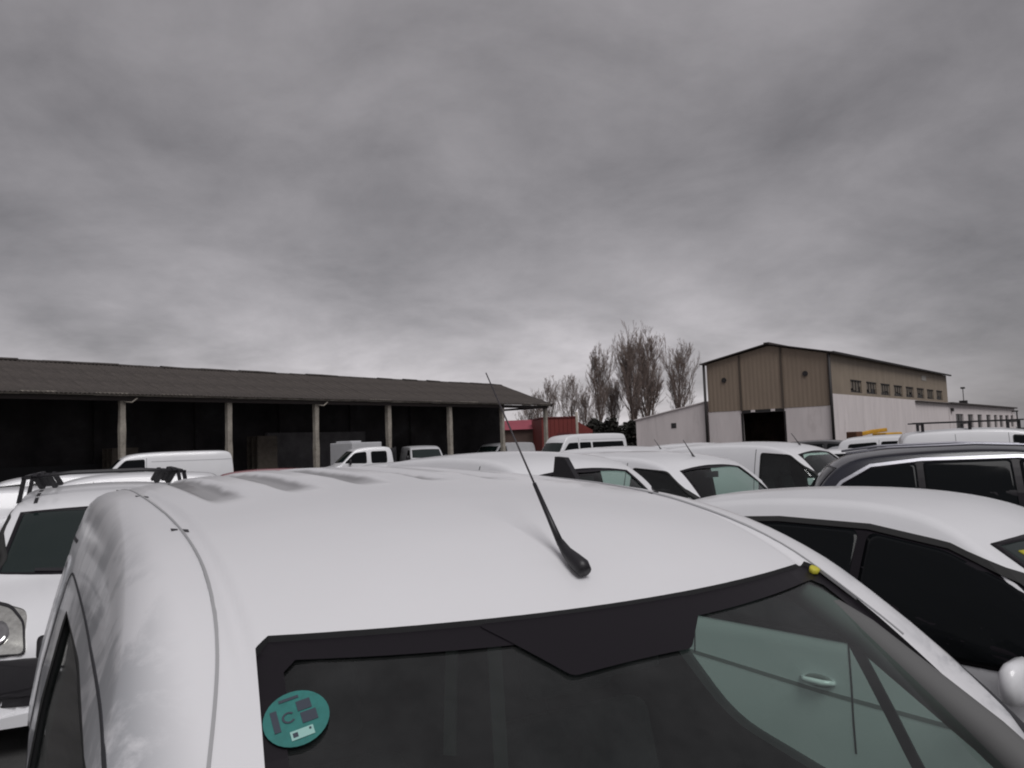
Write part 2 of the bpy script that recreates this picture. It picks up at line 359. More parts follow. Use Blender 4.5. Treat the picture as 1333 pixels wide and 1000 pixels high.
# ------------------------------------------------------------------ tall hall and low wing (right)
HR = (27.9, 70.8, 0)
def build_hall():
    h = tag(empty('warehouse', HR, UA), 'tall warehouse with brown ribbed gable over white walls and an open doorway', 'warehouse')
    Wd, Ln, ZE, ZJ, ZA = 11.63, 48.0, 9.05, 5.48, 10.25
    apex = 5.3; ZF = 4.40      # top of the white walls on the front
    dy0, dy1 = 4.15, 8.2          # doorway along the front (local y), front plane x=0
    # front white walls
    MB().box(0, .3, 0.02, dy0, 0, ZF).obj('front_wall', white_wall, h)
    MB().box(0, .3, dy1, Wd - .02, 0, ZF).obj('front_wall', white_wall, h)
    # doorway interior
    m = MB(); m.box(9, 9.2, .4, Wd - .4, 0, ZJ + 2).box(.35, 9, .35, .4, 0, ZJ + 2).box(.35, 9, Wd - .4, Wd - .35, 0, ZJ + 2).box(.35, 9, .4, Wd - .4, ZJ + 1.9, ZJ + 2)
    m.obj('hall_lining', inside_m, h)
    MB().box(-.04, .1, dy0 - .1, dy0 + .06, 0, ZF - .3).obj('door_jamb', dark_metal, h)
    MB().box(-.04, .1, dy1 - .06, dy1 + .1, 0, ZF - .3).obj('door_jamb', dark_metal, h)
    MB().box(-.05, .25, dy0, dy1, ZF - .32, ZF - .04).obj('door_track', dark_metal, h)
    for y in (5.0, 6.9):
        MB().box(-.2, -.02, y, y + .35, ZF - .25, ZF - .05).obj('track_hanger', white_wall, h)
    # ribbed gable cladding in vertical sheets (each its own part, clipped to roof line)
    def roofz(y): return ZE + (ZA - ZE) * (1 - abs(y - apex) / (apex if y < apex else Wd - apex))
    edges = [0.08] ; n = 14
    edges = [0.08 + (Wd - .16) * i / n for i in range(n + 1)]
    rr = random.Random(9)
    for a, b in zip(edges[:-1], edges[1:]):
        m = MB(); k = 8
        for i in range(k + 1):
            y = a + (b - a) * i / k; x = -.02 - (.014 if (i % 4) in (1, 2) else 0.0)
            m.v += [(x, y, ZF - .03), (x, y, roofz(y) - .05), (x + .015, y, ZF - .03), (x + .015, y, roofz(y) - .05)]
        for i in range(k):
            q = 4 * i; m.f += [(q, q + 1, q + 5, q + 4), (q + 2, q + 6, q + 7, q + 3)]
        m.obj('cladding_sheet', clad_m, h)
    MB().box(.05, .3, .1, Wd - .1, ZF, ZE).obj('gable_backing', dark_metal, h)
    # dark vertical cover strips
    for y in (dy0 + .05, dy1 - .02):
        MB().box(-.12, -.06, y - .09, y + .09, ZF - .1, roofz(y) - .1).obj('cover_strip', mat('cover_strip_brown', (.09, .07, .055), .7), h)
    # vents (round louvre in square frame)
    for y in (2.05, 9.8):
        m = MB().lathe([(.24, -.13), (.24, -.03)], (0, y, 7.35), 'x', 20); m.obj('wall_vent', dark_metal, h)
    # downpipes at both corners
    for y in (-.14, Wd + .14):
        MB().tube([(-.18, y, 0), (-.18, y, ZE - .1)], .13, 10).obj('downpipe', dark_metal, h, True)
    # roof slopes
    for (ya, za, yb, zb) in ((-.45, ZE - .06, apex, ZA + .06), (Wd + .45, ZE - .06, apex, ZA + .06)):
        m = MB(); m.v = [(-.45, ya, za), (Ln + .3, ya, za), (Ln + .3, yb, zb), (-.45, yb, zb), (-.45, ya, za + .10), (Ln + .3, ya, za + .10), (Ln + .3, yb, zb + .10), (-.45, yb, zb + .10)]
        m.f = [(0, 3, 2, 1), (4, 5, 6, 7), (0, 1, 5, 4), (1, 2, 6, 5), (2, 3, 7, 6), (3, 0, 4, 7)]
        m.obj('roof_slope', roof_dark, h)
    MB().bar((-.5, apex, ZA + .17), (Ln + .3, apex, ZA + .17), .5, .12).obj('ridge_cap', roof_dark, h)
    # gutter along the side eave
    MB().box(-.3, Ln + .2, -.62, -.45, ZE - .12, ZE + .06).obj('gutter', dark_metal, h)
    # side: lower white wall
    MB().box(.3, Ln, -.0, .28, 0, ZJ - .05).obj('side_wall', white_wall, h)
    # window band: between ZJ+.3 and ZJ+1.5
    WB0, WB1 = ZJ + .22, ZJ + 1.42
    MB().box(.02, Ln, .0, .2, WB1, ZE).obj('side_cladding', clad_side_m, h)
    MB().box(.02, Ln, .0, .2, ZJ - .05, WB0).obj('side_cladding', clad_side_m, h)
    xs0 = 6.0; nw = 8; pitch = (46.5 - xs0) / nw; xe = .02
    for i in range(nw):
        a = xs0 + pitch * i; b = a + pitch * .70
        MB().box(xe, a, .0, .2, WB0, WB1).obj('side_cladding', clad_side_m, h); xe = b
        wf = MB(); wf.box(a, b, .02, .10, WB1 - .10, WB1).box(a, b, .02, .10, WB0, WB0 + .08)
        for q in range(1, 4): x = a + (b - a) * q / 4; wf.box(x - .03, x + .03, .03, .09, WB0 + .08, WB1 - .10)
        wf = wf.obj('window', dark_metal, h)
        for q in range(4):
            x0 = a + (b - a) * q / 4; x1 = a + (b - a) * (q + 1) / 4
            br = WB0 + rr.uniform(.15, .65)
            MB().box(x0 + .03, x1 - .03, .10, .12, br, WB1 - .1).obj('pane', mat('boarded_pane', (.17, .145, .12), .6) if (i + q) == 0 else bpy.data.materials['boarded_pane'], wf)
            MB().box(x0 + .03, x1 - .03, .16, .18, WB0 + .05, br).obj('pane', pane_dark if rr.random() < .7 else pane_m, wf)
    MB().box(xe, Ln, .0, .2, WB0, WB1).obj('side_cladding', clad_side_m, h)
    MB().box(.1, Ln, .2, .24, ZJ, ZE).obj('side_backing', dark_metal, h)
    MB().box(-.02, .14, -.06, -.01, ZJ, ZE - .1).obj('corner_flashing', dark_metal, h)
    # rear gable closing wall, far side wall
    MB().box(Ln - .25, Ln, .25, Wd - .1, 0, ZE).obj('rear_wall', clad_side_m, h)
    MB().box(.3, Ln, Wd - .25, Wd, 0, ZE - .1).obj('side_wall', white_wall, h)
    # dark thin canopy line where the white wall meets cladding toward the rear
    MB().box(30, Ln, -.35, -.01, ZJ - .25, ZJ - .12).obj('side_ledge', roof_dark, h)
    # pale plate high on the side
    MB().box(34, 36.2, -.05, -.01, 7.9, 8.5).obj('pale_plate', mat('pale_plate', (.4, .38, .35), .7), h)

    # lean-to
    l = tag(empty('lean_to_annex', HR, UA), 'white lean-to annex with sloping roof edge and one tiny window left of the brown gable', 'annex')
    y0, y1, z0, z1 = Wd + .3, 19.8, 5.35, 3.95
    m = MB(); x0, x1 = 0.15, 30
    m.v = [(x0, y0, 0), (x0, y1, 0), (x0, y1, z1), (x0, y0, z0), (x1, y0, 0), (x1, y1, 0), (x1, y1, z1), (x1, y0, z0)]
    m.f = [(0, 3, 2, 1), (4, 5, 6, 7), (0, 1, 5, 4), (1, 2, 6, 5), (3, 0, 4, 7), (2, 3, 7, 6)]
    m.obj('wall', white_wall, l)
    m = MB(); m.v = [(x0 - .12, y0, z0 + .02), (x0 - .12, y1 + .2, z1 - .01), (x1, y1 + .2, z1 - .01), (x1, y0, z0 + .02), (x0 - .12, y0, z0 + .12), (x0 - .12, y1 + .2, z1 + .09), (x1, y1 + .2, z1 + .09), (x1, y0, z0 + .12)]
    m.f = [(0, 3, 2, 1), (4, 5, 6, 7), (0, 1, 5, 4), (1, 2, 6, 5), (2, 3, 7, 6), (3, 0, 4, 7)]
    m.obj('roof', white_wall, l)
    wn = MB().box(x0 - .03, x0, 15.2, 15.75, 3.0, 3.5).obj('window', dark_metal, l)
    MB().box(x0 - .045, x0 - .03, 15.26, 15.69, 3.06, 3.44).obj('pane', pane_dark, wn)

    # low wing
    g = tag(empty('low_wing', HR, UA), 'low white office wing with a row of dark windows behind the warehouse', 'building')
    X0, X1, ZT = Ln + .3, 106.0, 5.25
    def strip(xa, xb, za, zb): MB().box(xa, xb, 0.0, .3, za, zb).obj('wall', white_wall, g)
    # windows: positions along x from columns in the photograph
    spans = []
    for pa, pb in ((1230.2, 1234), (1241.5, 1251.5), (1257, 1264), (1269.5, 1275.5), (1281, 1286.5), (1291, 1295), (1298, 1302.5), (1305.5, 1310), (1312.5, 1316), (1318, 1321.5)):
        def sx(px):
            r = (px - CX) / F; r = r / 1.0
            return (27.9 - r * 70.8) / (r * .775 - .632)
        spans.append((max(sx(pa), X0 + .3), sx(pb)))
    wz0, wz1 = 1.9, 3.95
    strip(X0, X1, wz1, ZT); strip(X0, X1, 0, wz0)
    xa = X0
    for i, (a, b) in enumerate(spans):
        strip(xa, a, wz0, wz1); xa = b
        m = MB(); m.box(a, b, .12, .16, wz0, wz0 + .08).box(a, b, .12, .16, wz1 - .08, wz1).box((a + b) / 2 - .06, (a + b) / 2 + .06, .12, .16, wz0 + .08, wz1 - .08)
        wf = m.obj('window', dark_metal, g)
        MB().box(a, b, .18, .2, wz0, wz1).obj('pane', pane_dark, wf)
    strip(xa, X1, wz0, wz1)
    MB().box(X0, X1, .32, 9, 0, ZT - .1).obj('core', inside_m, g)
    MB().box(X0 - .2, X1 + .4, -.5, 9.3, ZT, ZT + .22).obj('roof', roof_dark, g)
    MB().box(X0 + .8, X0 + 1.6, -.3, -.02, 4.25, 4.7).obj('wall_lamp', dark_metal, g)
    m = MB().box(66.3, 67.3, 1, 2, ZT + .22, ZT + .9).box(66.75, 66.85, 1.4, 1.5, ZT + .9, ZT + 2.9).box(66.4, 67.2, 1.2, 1.7, ZT + 2.7, ZT + 2.95)
    m.obj('roof_antenna', dark_metal, g)
build_hall()

# ------------------------------------------------------------------ red sheds, hedge, far buildings
def build_far():
    a = G(655, 92); b = G(709, 91)
    r = tag(empty('red_roofed_shed', (a.x, a.y, 0), math.atan2(b.y - a.y, b.x - a.x)), 'low brown shed with pinkish red roof seen through the end of the open shed', 'shed')
    ln = (b - a).length
    MB().box(-3, ln, 0, 6, 0, 3.6).obj('wall', brown_wall, r)
    m = MB(); m.v = [(-3, -.4, 3.6), (ln + .3, -.4, 3.6), (ln + .3, 3, 4.75), (-3, 3, 4.75), (-3, 6.3, 3.6), (ln + .3, 6.3, 3.6)]; m.f = [(0, 1, 2, 3), (3, 2, 5, 4), (1, 5, 2), (0, 3, 4)]
    m.obj('roof', red_roof, r)
    a = G(712, 86); b = G(751, 86.5)
    r = tag(empty('red_shed', (a.x, a.y, 0), math.atan2(b.y - a.y, b.x - a.x)), 'red metal shed right of the open shed under the bare trees', 'shed')
    ln = (b - a).length
    for i in range(8): MB().box(-.5 + (ln + .5) * i / 8, -.5 + (ln + .5) * (i + 1) / 8 - .03, 0, .1, 0, 4.6).obj('cladding_panel', red_wall, r)
    MB().box(-.5, ln, .12, 6, 0, 4.55).obj('wall', red_wall, r)
    MB().box(-.6, ln + .1, -.1, 6.1, 4.6, 4.72).obj('roof', mat('dark_red_roof', (.12, .02, .02), .7), r)
    MB().box(ln * .35, ln * .8, -.06, 0, 0, 3.0).obj('door', mat('dark_red_door', (.10, .015, .015), .7), r)
    a = G(752.5, 87); b = G(772, 87.5)
    r = tag(empty('red_lean_to', (a.x, a.y, 0), math.atan2(b.y - a.y, b.x - a.x)), 'small darker red lean-to at the right end of the red shed', 'shed')
    ln = (b - a).length
    m = MB(); m.v = [(0, 0, 0), (ln, 0, 0), (ln, 0, 3.2), (0, 0, 4.2), (0, 5, 0), (ln, 5, 0), (ln, 5, 3.2), (0, 5, 4.2)]
    m.f = [(0, 1, 2, 3), (5, 4, 7, 6), (1, 5, 6, 2), (4, 0, 3, 7), (3, 2, 6, 7)]
    m.obj('wall', red_wall, r)
    MB().box(ln * .2, ln * .45, -.05, 0, 1.2, 2.2).obj('window', pane_dark, r)
    # pale vertical post in front of the red shed
    p = G(752, 82); tag(MB().tube([(0, 0, 0), (0, 0, 5.0)], .13, 8).obj('post', concrete, None, True, loc=(p.x, p.y, 0)), 'pale concrete post standing in front of the red shed', 'post')
    # dark hedge / bushes
    def bush(name, px, D, w, h, n, label, seed, cat='bush', flat=False):
        rd = random.Random(seed); p = G(px, D); m = MB()
        root = tag(empty(name, (p.x, p.y, 0)), label, cat)
        cl = []
        for i in range(26):
            x = rd.uniform(-1, 1) * w / 2; y = rd.uniform(-1, 1) * w / 3.2; hh = h * (1 - .55 * abs(2 * x / w) ** 2.2 * (0 if flat else 1))
            cl.append((x, y, rd.uniform(.15, .92) * hh, rd.uniform(.5, 1.0)))
        for i in range(n):
            c = rd.choice(cl); d = Vector((rd.gauss(0, 1), rd.gauss(0, 1), rd.gauss(0, 1))).normalized() * c[3] * rd.uniform(.5, 1.1)
            q = Vector((c[0], c[1], c[2])) + d
            if q.z < 0: q.z = rd.uniform(0, .5)
            s = rd.uniform(.10, .26); a1 = Vector((rd.gauss(0, 1), rd.gauss(0, 1), rd.gauss(0, 1))).normalized() * s; a2 = Vector((rd.gauss(0, 1), rd.gauss(0, 1), rd.gauss(0, 1))).normalized() * s
            k = len(m.v); m.v += [tuple(q - a1), tuple(q + a2), tuple(q + a1), tuple(q - a2)]; m.f.append((k, k + 1, k + 2, k + 3))
        tag(m.obj('foliage', hedge_m, root), kind='stuff')
        MB().tube([(0, 0, 0), (0, 0, h * .6)], .12, 6).obj('trunk', bark, root)
    bush('evergreen_bush', 784, 92, 3.6, 4.6, 7000, 'rounded dark evergreen bush left of the dark hedge', 3)
    bush('evergreen_hedge', 811, 91, 4.6, 4.0, 8000, 'dark flat-topped hedge against the left end of the white annex', 5, 'hedge', True)
    # trees
    def poplar(px, D, ztop, spread, seed, label, lean=0, dens=1.0, rad=.22):
        rd = random.Random(seed); p = G(px, D)
        root = tag(empty('poplar_tree', (p.x, p.y, 0)), label, 'tree', 'bare trees behind the red sheds')
        tm = MB(); cm = MB()
        H = ztop
        def trunk_at(t): return Vector((lean * t * t * H * .1 + .12 * math.sin(t * 7 + seed), .1 * math.sin(t * 5), H * .93 * t))
        tm.tube([trunk_at(i / 10) for i in range(11)], [rad * (1 - .88 * i / 10) for i in range(11)], 7)
        tm.obj('trunk', bark, root, True)
        def branch(p0, d, ln, r, lvl):
            pts = [p0]; n = 5 if lvl < 2 else 3; q = p0.copy(); dd = d.copy()
            for i in range(n):
                dd = (dd + Vector((rd.gauss(0, .055), rd.gauss(0, .055), .13 if lvl < 2 else .06))).normalized(); q = q + dd * (ln / n); pts.append(q.copy())
            cm.tube(pts, [max(.0105, r * (1 - .75 * i / n)) for i in range(n + 1)], 4 if lvl < 2 else 3, False)
            if lvl >= 3: return
            k = int((8 if lvl == 0 else 6 if lvl == 1 else 4) * dens)
            for i in range(k):
                t = rd.uniform(.22, .98); j = min(int(t * n), n - 1); b0 = pts[j].lerp(pts[j + 1], t * n - j)
                sd_ = (pts[j + 1] - pts[j]).normalized(); a = rd.uniform(.25, .55)
                side = Vector((rd.gauss(0, 1), rd.gauss(0, 1), rd.uniform(-.2, .6))); side = (side - sd_ * side.dot(sd_)).normalized()
                branch(b0, (sd_ * math.cos(a) + side * math.sin(a)).normalized(), ln * rd.uniform(.28, .55) * (1.15 - t * .4), r * .5, lvl + 1)
        nb = int(24 * dens)
        for i in range(nb):
            t = .10 + .86 * (i + rd.random()) / nb; az = rd.uniform(0, 2 * math.pi); a = rd.uniform(.20, .46)
            d = Vector((math.cos(az) * math.sin(a), math.sin(az) * math.sin(a), math.cos(a)))
            ln = min(1.3 * spread * (1.25 - .75 * t) / math.sin(a) * .55, H * (1.02 - .93 * t) * 1.0 + .8) * rd.uniform(.8, 1.1)
            branch(trunk_at(t), d, max(ln, 1.0), rad * .42 * (1.1 - t * .8), 0)
        cm.obj('crown', twig, root)
    def tz(py, px, D): return (HC + ((578 - (px - CX) * .036) - py) * D / F) * .845
    poplar(781, 112, tz(448, 781, 112), 2.6, 11, 'slim bare tree left of the tallest one, dark bush at its foot')
    poplar(826, 112, tz(438, 826, 112), 3.4, 12, 'left half of the tallest bare tree clump between bush and annex', -.3, 1.15, .28)
    poplar(846, 113, tz(430, 846, 113), 3.4, 13, 'tallest bare tree with dense upright branches beside the white annex', .2, 1.2, .30)
    poplar(886, 116, tz(449, 886, 116), 3.3, 14, 'bare tree nearest the brown gable, rising behind the white annex roof', .1, 1.05)
    poplar(744, 118, tz(486, 744, 118), 2.3, 15, 'thin bare tree behind the right half of the red shed', .2, .9, .16)
    poplar(718, 120, tz(496, 718, 120), 2.2, 16, 'small bare tree just right of the open shed roof tip', -.4, .9, .15)
    poplar(703, 124, tz(508, 703, 124), 2.0, 17, 'shortest bare tree at the open shed roof tip', 0, .8, .12)
    poplar(764, 120, tz(512, 764, 120), 2.4, 18, 'low bare tree filling the gap left of the slim tall tree', .2, .9, .12)
    poplar(802, 118, tz(500, 802, 118), 3.0, 19, 'low spreading bare tree between the slim tree and the tallest clump', 0, 1.0, .15)
    poplar(688, 125, tz(528, 688, 125), 2.4, 20, 'low bare tree seen under the open shed roof end', 0, .8, .12)
    # low hedge line closing the view beyond
    p = G(560, 150); q = G(900, 150)
    m = MB(); rd = random.Random(2)
    for i in range(16000):
        x = p.x + (q.x - p.x) * rd.random(); h = 3.2 + 1.2 * math.sin(x * .31) + .8 * math.sin(x * .9); z = rd.random() * h; y = 150 + rd.gauss(0, .8); s = .28
        a1 = Vector((rd.gauss(0, s), rd.gauss(0, s), rd.gauss(0, s))); a2 = Vector((rd.gauss(0, s), rd.gauss(0, s), rd.gauss(0, s)))
        k = len(m.v); c = Vector((x, y, z)); m.v += [tuple(c - a1), tuple(c + a2), tuple(c + a1), tuple(c - a2)]; m.f.append((k, k + 1, k + 2, k + 3))
    tag(m.obj('distant_scrub', hedge_m), 'distant dark scrub line behind the bare trees', kind='stuff')
    # street lamp at the far right edge
    p = G(1325, 150)
    s = tag(empty('street_lamp', (p.x, p.y, 0)), 'thin street lamp beyond the end of the low white wing', 'street lamp')
    MB().tube([(0, 0, 0), (0, 0, 4.6)], .12, 8).obj('pole', dark_metal, s)
    MB().box(-.8, .2, -.15, .15, 4.6, 4.85).obj('lamp_head', dark_metal, s)
build_far()

# ------------------------------------------------------------------ vehicle builder
def chaikin(pts, it=2):
    for _ in range(it):
        o = [pts[0]]
        for a, b in zip(pts[:-1], pts[1:]):
            o.append((a[0] * .75 + b[0] * .25, a[1] * .75 + b[1] * .25)); o.append((a[0] * .25 + b[0] * .75, a[1] * .25 + b[1] * .75))
        o.append(pts[-1]); pts = o
    return pts
def interp(pts, x):
    if x <= pts[0][0]: return pts[0][1]
    if x >= pts[-1][0]: return pts[-1][1]
    lo, hi = 0, len(pts) - 1
    while hi - lo > 1:
        m = (lo + hi) // 2
        if pts[m][0] <= x: lo = m
        else: hi = m
    a, b = pts[lo], pts[hi]; t = (x - a[0]) / max(b[0] - a[0], 1e-9)
    return a[1] + (b[1] - a[1]) * t
class Shape:
    """body surface: side profile (y,z), half widths, tumblehome, crown"""
    def __init__(s, prof, wb, wr, zbelt, zroof, z0=.22, rc=.09, crown=.05, bowf=.14, bowr=.04, taper=.10, ribs=None, tpow=1.35, sm=2):
        s.p = chaikin(prof, sm); s.wb, s.wr, s.zb, s.zr, s.z0, s.rc, s.crown = wb, wr, zbelt, zroof, z0, rc, crown
        s.bowf, s.bowr, s.taper, s.ribs, s.tpow = bowf, bowr, taper, ribs, tpow
        s.y0, s.y1 = s.p[0][0], s.p[-1][0]
    def side(s, y, z, inset=0):
        if z > s.zb: w = s.wb - (s.wb - s.wr) * (max(0, (z - s.zb)) / (s.zr - s.zb)) ** s.tpow
        else: w = s.wb - .05 * max(0, (s.zb - z) / s.zb - .35) ** 1.5 - .012 * (1 - min(1, abs(z - .75 * s.zb) / .12))
        h = (s.y1 - s.y0) / 2; c = (s.y1 + s.y0) / 2; t = abs(y - c) / h; q = max(0, (t - .62) / .38)
        return w * (1 - s.taper * q ** 2.3) - inset
    def top(s, x, y, xs, inset=0):
        h = (s.y1 + s.y0) / 2; bow = (s.bowf if y > h else -s.bowr) * min(1, abs(y - h) / ((s.y1 - s.y0) * .3))
        u = min(1, abs(x) / max(xs, .01))
        z = interp(s.p, y + bow * u * u) - s.crown * u * u
        if s.ribs: z += s.ribs(x, y)
        return z - inset
    def mesh(s, nt=10, nc=5, ns=8, step=.06, inset=0, z0=None):
        # stations along arc length of profile
        st = []; p = s.p
        for a, b in zip(p[:-1], p[1:]):
            ln = math.hypot(b[0] - a[0], b[1] - a[1]); n = max(1, int(ln / step))
            for i in range(n): st.append(a[0] + (b[0] - a[0]) * i / n)
        st.append(p[-1][0])
        ys = []
        for y in st:
            if not ys or y - ys[-1] > 1e-4: ys.append(y)
        if inset: ys = [y for y in ys if s.y0 + inset * 1.6 < y < s.y1 - inset * 1.6]
        zb = s.z0 if z0 is None else z0
        V = []; n_ = 0
        for y in ys:
            xs = .8 * s.wb
            for _ in range(5):
                zt = s.top(xs, y, xs, inset); xs = max(.1, s.side(y, max(zb, zt), inset))
            rc = min(s.rc, max(.01, (zt - zb) * .45))
            half = []
            zc = s.top(xs - rc, y, xs, inset) - rc
            for i in range(nt): x = (xs - rc) * i / nt; half.append((x, s.top(x, y, xs, inset)))
            for i in range(nc):
                a = math.pi / 2 * i / nc * .97; half.append((xs - rc + rc * math.sin(a) * (1) , zc + rc * math.cos(a)))
            x_end, z_end = half[-1]
            for i in range(ns + 1):
                z = z_end + (zb - z_end) * ((i + .6) / (ns + .6)); xx = s.side(y, z, inset)
                xsz = s.side(y, z_end, inset); half.append((xx + (x_end - xsz) * max(0, 1 - (i + .6) / 2.6) * .6, z))
            ring = [(-x, y, z) for x, z in reversed(half[1:])] + [(x, y, z) for x, z in half]
            V.append(ring)
        k = len(V[0]); verts = [v for r in V for v in r]; faces = []
        for i in range(len(V) - 1):
            for j in range(k - 1): faces.append((i * k + j, i * k + j + 1, (i + 1) * k + j + 1, (i + 1) * k + j))
            faces.append((i * k + k - 1, i * k, (i + 1) * k, (i + 1) * k + k - 1))
        faces.append(tuple(range(k))[::-1]); faces.append(tuple((len(V) - 1) * k + j for j in range(k)))
        return verts, faces
def roundpoly(pts, r=.05, n=4):
    out = []; m = len(pts)
    for i in range(m):
        a, b, c = Vector(pts[i - 1]), Vector(pts[i]), Vector(pts[(i + 1) % m])
        rr = r[i] if isinstance(r, (list, tuple)) else r
        l1 = (a - b).length; l2 = (c - b).length; q = min(rr, l1 * .45, l2 * .45)
        p = b + (a - b).normalized() * q; s = b + (c - b).normalized() * q
        for j in range(n + 1):
            t = j / n; out.append(tuple(p * (1 - t) ** 2 + b * 2 * t * (1 - t) + s * t * t))
    return out
def densify(poly, d):
    out = []
    for i, a in enumerate(poly):
        b = poly[(i + 1) % len(poly)]; ln = math.hypot(b[0] - a[0], b[1] - a[1]); n = max(1, int(ln / d))
        for j in range(n): out.append((a[0] + (b[0] - a[0]) * j / n, a[1] + (b[1] - a[1]) * j / n))
    return out
class Veh:
    def __init__(s, name, label, cat, px, D, heading, shape, paint, group=None, pos=None, nt=10, step=.07):
        """heading: world angle (deg) of the front direction measured from +X"""
        p = G(px, D) if pos is None else Vector((pos[0], pos[1], 0))
        s.o = tag(empty(name, (p.x, p.y, 0), math.radians(heading) - math.pi / 2), label, cat, group)
        s.sh = shape; s.paint = paint
        v, f = shape.mesh(nt=nt, step=step); s.v, s.f = v, f
        s.bvh = BVHTree.FromPolygons([Vector(x) for x in v], f)
        s.body = mesh_obj('body', v, f, paint, s.o, True)
        s.body.data.shade_smooth()
        s.mod = s.body.modifiers.new('edge', 'EDGE_SPLIT'); s.mod.split_angle = math.radians(42)
    def hit(s, view, a, b, off):
        if view == 'R': o, d = Vector((3, a, b)), Vector((-1, 0, 0))
        elif view == 'L': o, d = Vector((-3, a, b)), Vector((1, 0, 0))
        elif view == 'F': o, d = Vector((a, 6, b)), Vector((0, -1, 0))
        elif view == 'B': o, d = Vector((a, -6, b)), Vector((0, 1, 0))
        elif view == 'T': o, d = Vector((a, b, 4)), Vector((0, 0, -1))
        l, n, i, _ = s.bvh.ray_cast(o, d)
        if l is None: l, n, i, _ = s.bvh.find_nearest(o + d * 2.2)
        if n.dot(d) > 0: n = -n
        return l + n * off
    def patch(s, name, view, poly, m, off=.003, thick=.0, scales=(1, .92, .82, .72, .6, .48, .36, .24, .12), parent=None, d=.08, smooth=True):
        poly = densify(poly, d); cx = sum(p[0] for p in poly) / len(poly); cz = sum(p[1] for p in poly) / len(poly)
        rings = [[s.hit(view, cx + (p[0] - cx) * k, cz + (p[1] - cz) * k, off) for p in poly] for k in scales]
        V = [v for r in rings for v in r]; n = len(poly); Fc = []
        for i in range(len(rings) - 1):
            for j in range(n): Fc.append((i * n + j, i * n + (j + 1) % n, (i + 1) * n + (j + 1) % n, (i + 1) * n + j))
        V.append(s.hit(view, cx, cz, off)); c = len(V) - 1
        for j in range(n): Fc.append(((len(rings) - 1) * n + j, (len(rings) - 1) * n + (j + 1) % n, c))
        if off > 0:   # skirt gives the pane an edge
            k = len(V); V += [s.hit(view, p[0], p[1], -.006) for p in poly]
            for j in range(n): Fc.append((j, k + j, k + (j + 1) % n, (j + 1) % n))
        return mesh_obj(name, V, Fc, m, parent or s.o, smooth)
    def ring(s, name, view, poly, inner, m, off=.006, parent=None, d=.06):
        poly2 = densify(poly, d); n = len(poly2); cx = sum(p[0] for p in poly2) / n; cz = sum(p[1] for p in poly2) / n
        def inn(p):
            v = Vector((cx - p[0], cz - p[1])); return (p[0] + v.normalized().x * inner, p[1] + v.normalized().y * inner)
        A = [s.hit(view, p[0], p[1], off) for p in poly2]; B = [s.hit(view, *inn(p), off) for p in poly2]
        A0 = [s.hit(view, p[0], p[1], -.004) for p in poly2]; B0 = [s.hit(view, *inn(p), -.004) for p in poly2]
        V = A + B + A0 + B0; Fc = []
        for j in range(n):
            k = (j + 1) % n; Fc += [(j, k, n + k, n + j), (2 * n + j, 2 * n + k, k, j), (n + j, n + k, 3 * n + k, 3 * n + j)]
        return mesh_obj(name, V, Fc, m, parent or s.o, True)
    def line(s, name, view, pts, w, m, off=.002, parent=None, d=.08, hgt=.5):
        P = []
        for a, b in zip(pts[:-1], pts[1:]):
            n = max(1, int(math.hypot(b[0] - a[0], b[1] - a[1]) / d))
            P += [(a[0] + (b[0] - a[0]) * i / n, a[1] + (b[1] - a[1]) * i / n) for i in range(n)]
        P.append(pts[-1]); V = []; Fc = []
        for i, p in enumerate(P):
            a = Vector(P[max(i - 1, 0)]); b = Vector(P[min(i + 1, len(P) - 1)]); t = (b - a).normalized(); nn = Vector((-t.y, t.x)) * w / 2
            V += [s.hit(view, p[0] + nn.x, p[1] + nn.y, off), s.hit(view, p[0] - nn.x, p[1] - nn.y, off), s.hit(view, p[0] + nn.x, p[1] + nn.y, -.004), s.hit(view, p[0] - nn.x, p[1] - nn.y, -.004)]
        for i in range(len(P) - 1):
            q = 4 * i; Fc += [(q, q + 1, q + 5, q + 4), (q, q + 4, q + 6, q + 2), (q + 1, q + 3, q + 7, q + 5)]
        return mesh_obj(name, V, Fc, m, parent or s.o)
    def side_windows(s, polys, m=None, views='LR', r=.06, frame=.018, names='side_window', fm=None):
        for vw in views:
            for i, poly in enumerate(polys):
                pl = roundpoly(poly, r)
                o = s.patch(names, vw, pl, m or glass_dark, .004)
                if frame: s.ring('window_seal', vw, pl, frame, fm or rubber, .008, parent=o)
    def windscreen(s, zb, zt, mb=.09, mt=.07, m=None, view='F', name='windscreen', bow=.03, r=.07, frame=.03, drop=.015):
        def hw(z, mg):
            best = .3
            for i in range(200):
                x = .2 + i * .005
                l, n, _, _ = s.bvh.ray_cast(Vector((x, 6 if view == 'F' else -6, z)), Vector((0, -1 if view == 'F' else 1, 0)))
                if l is None or abs(n.x) > .75: break
                best = x
            return best - mg
        wb_, wt_ = hw(zb, mb), hw(zt - drop, mt)
        n = 8; poly = []
        for i in range(n + 1): t = -1 + 2 * i / n; poly.append((wb_ * t, zb - bow * (1 - t * t) * (1 if view == 'F' else 0)))
        k = 5
        for i in range(n + 1): t = 1 - 2 * i / n; poly.append((wt_ * t, zt - drop * t * t * 1.5))
        o = s.patch(name, view, poly, m or glass_green, .004)
        if frame: s.ring('screen_surround', view, poly, frame, frit, .007, parent=o)
        s.ws = poly
        return o
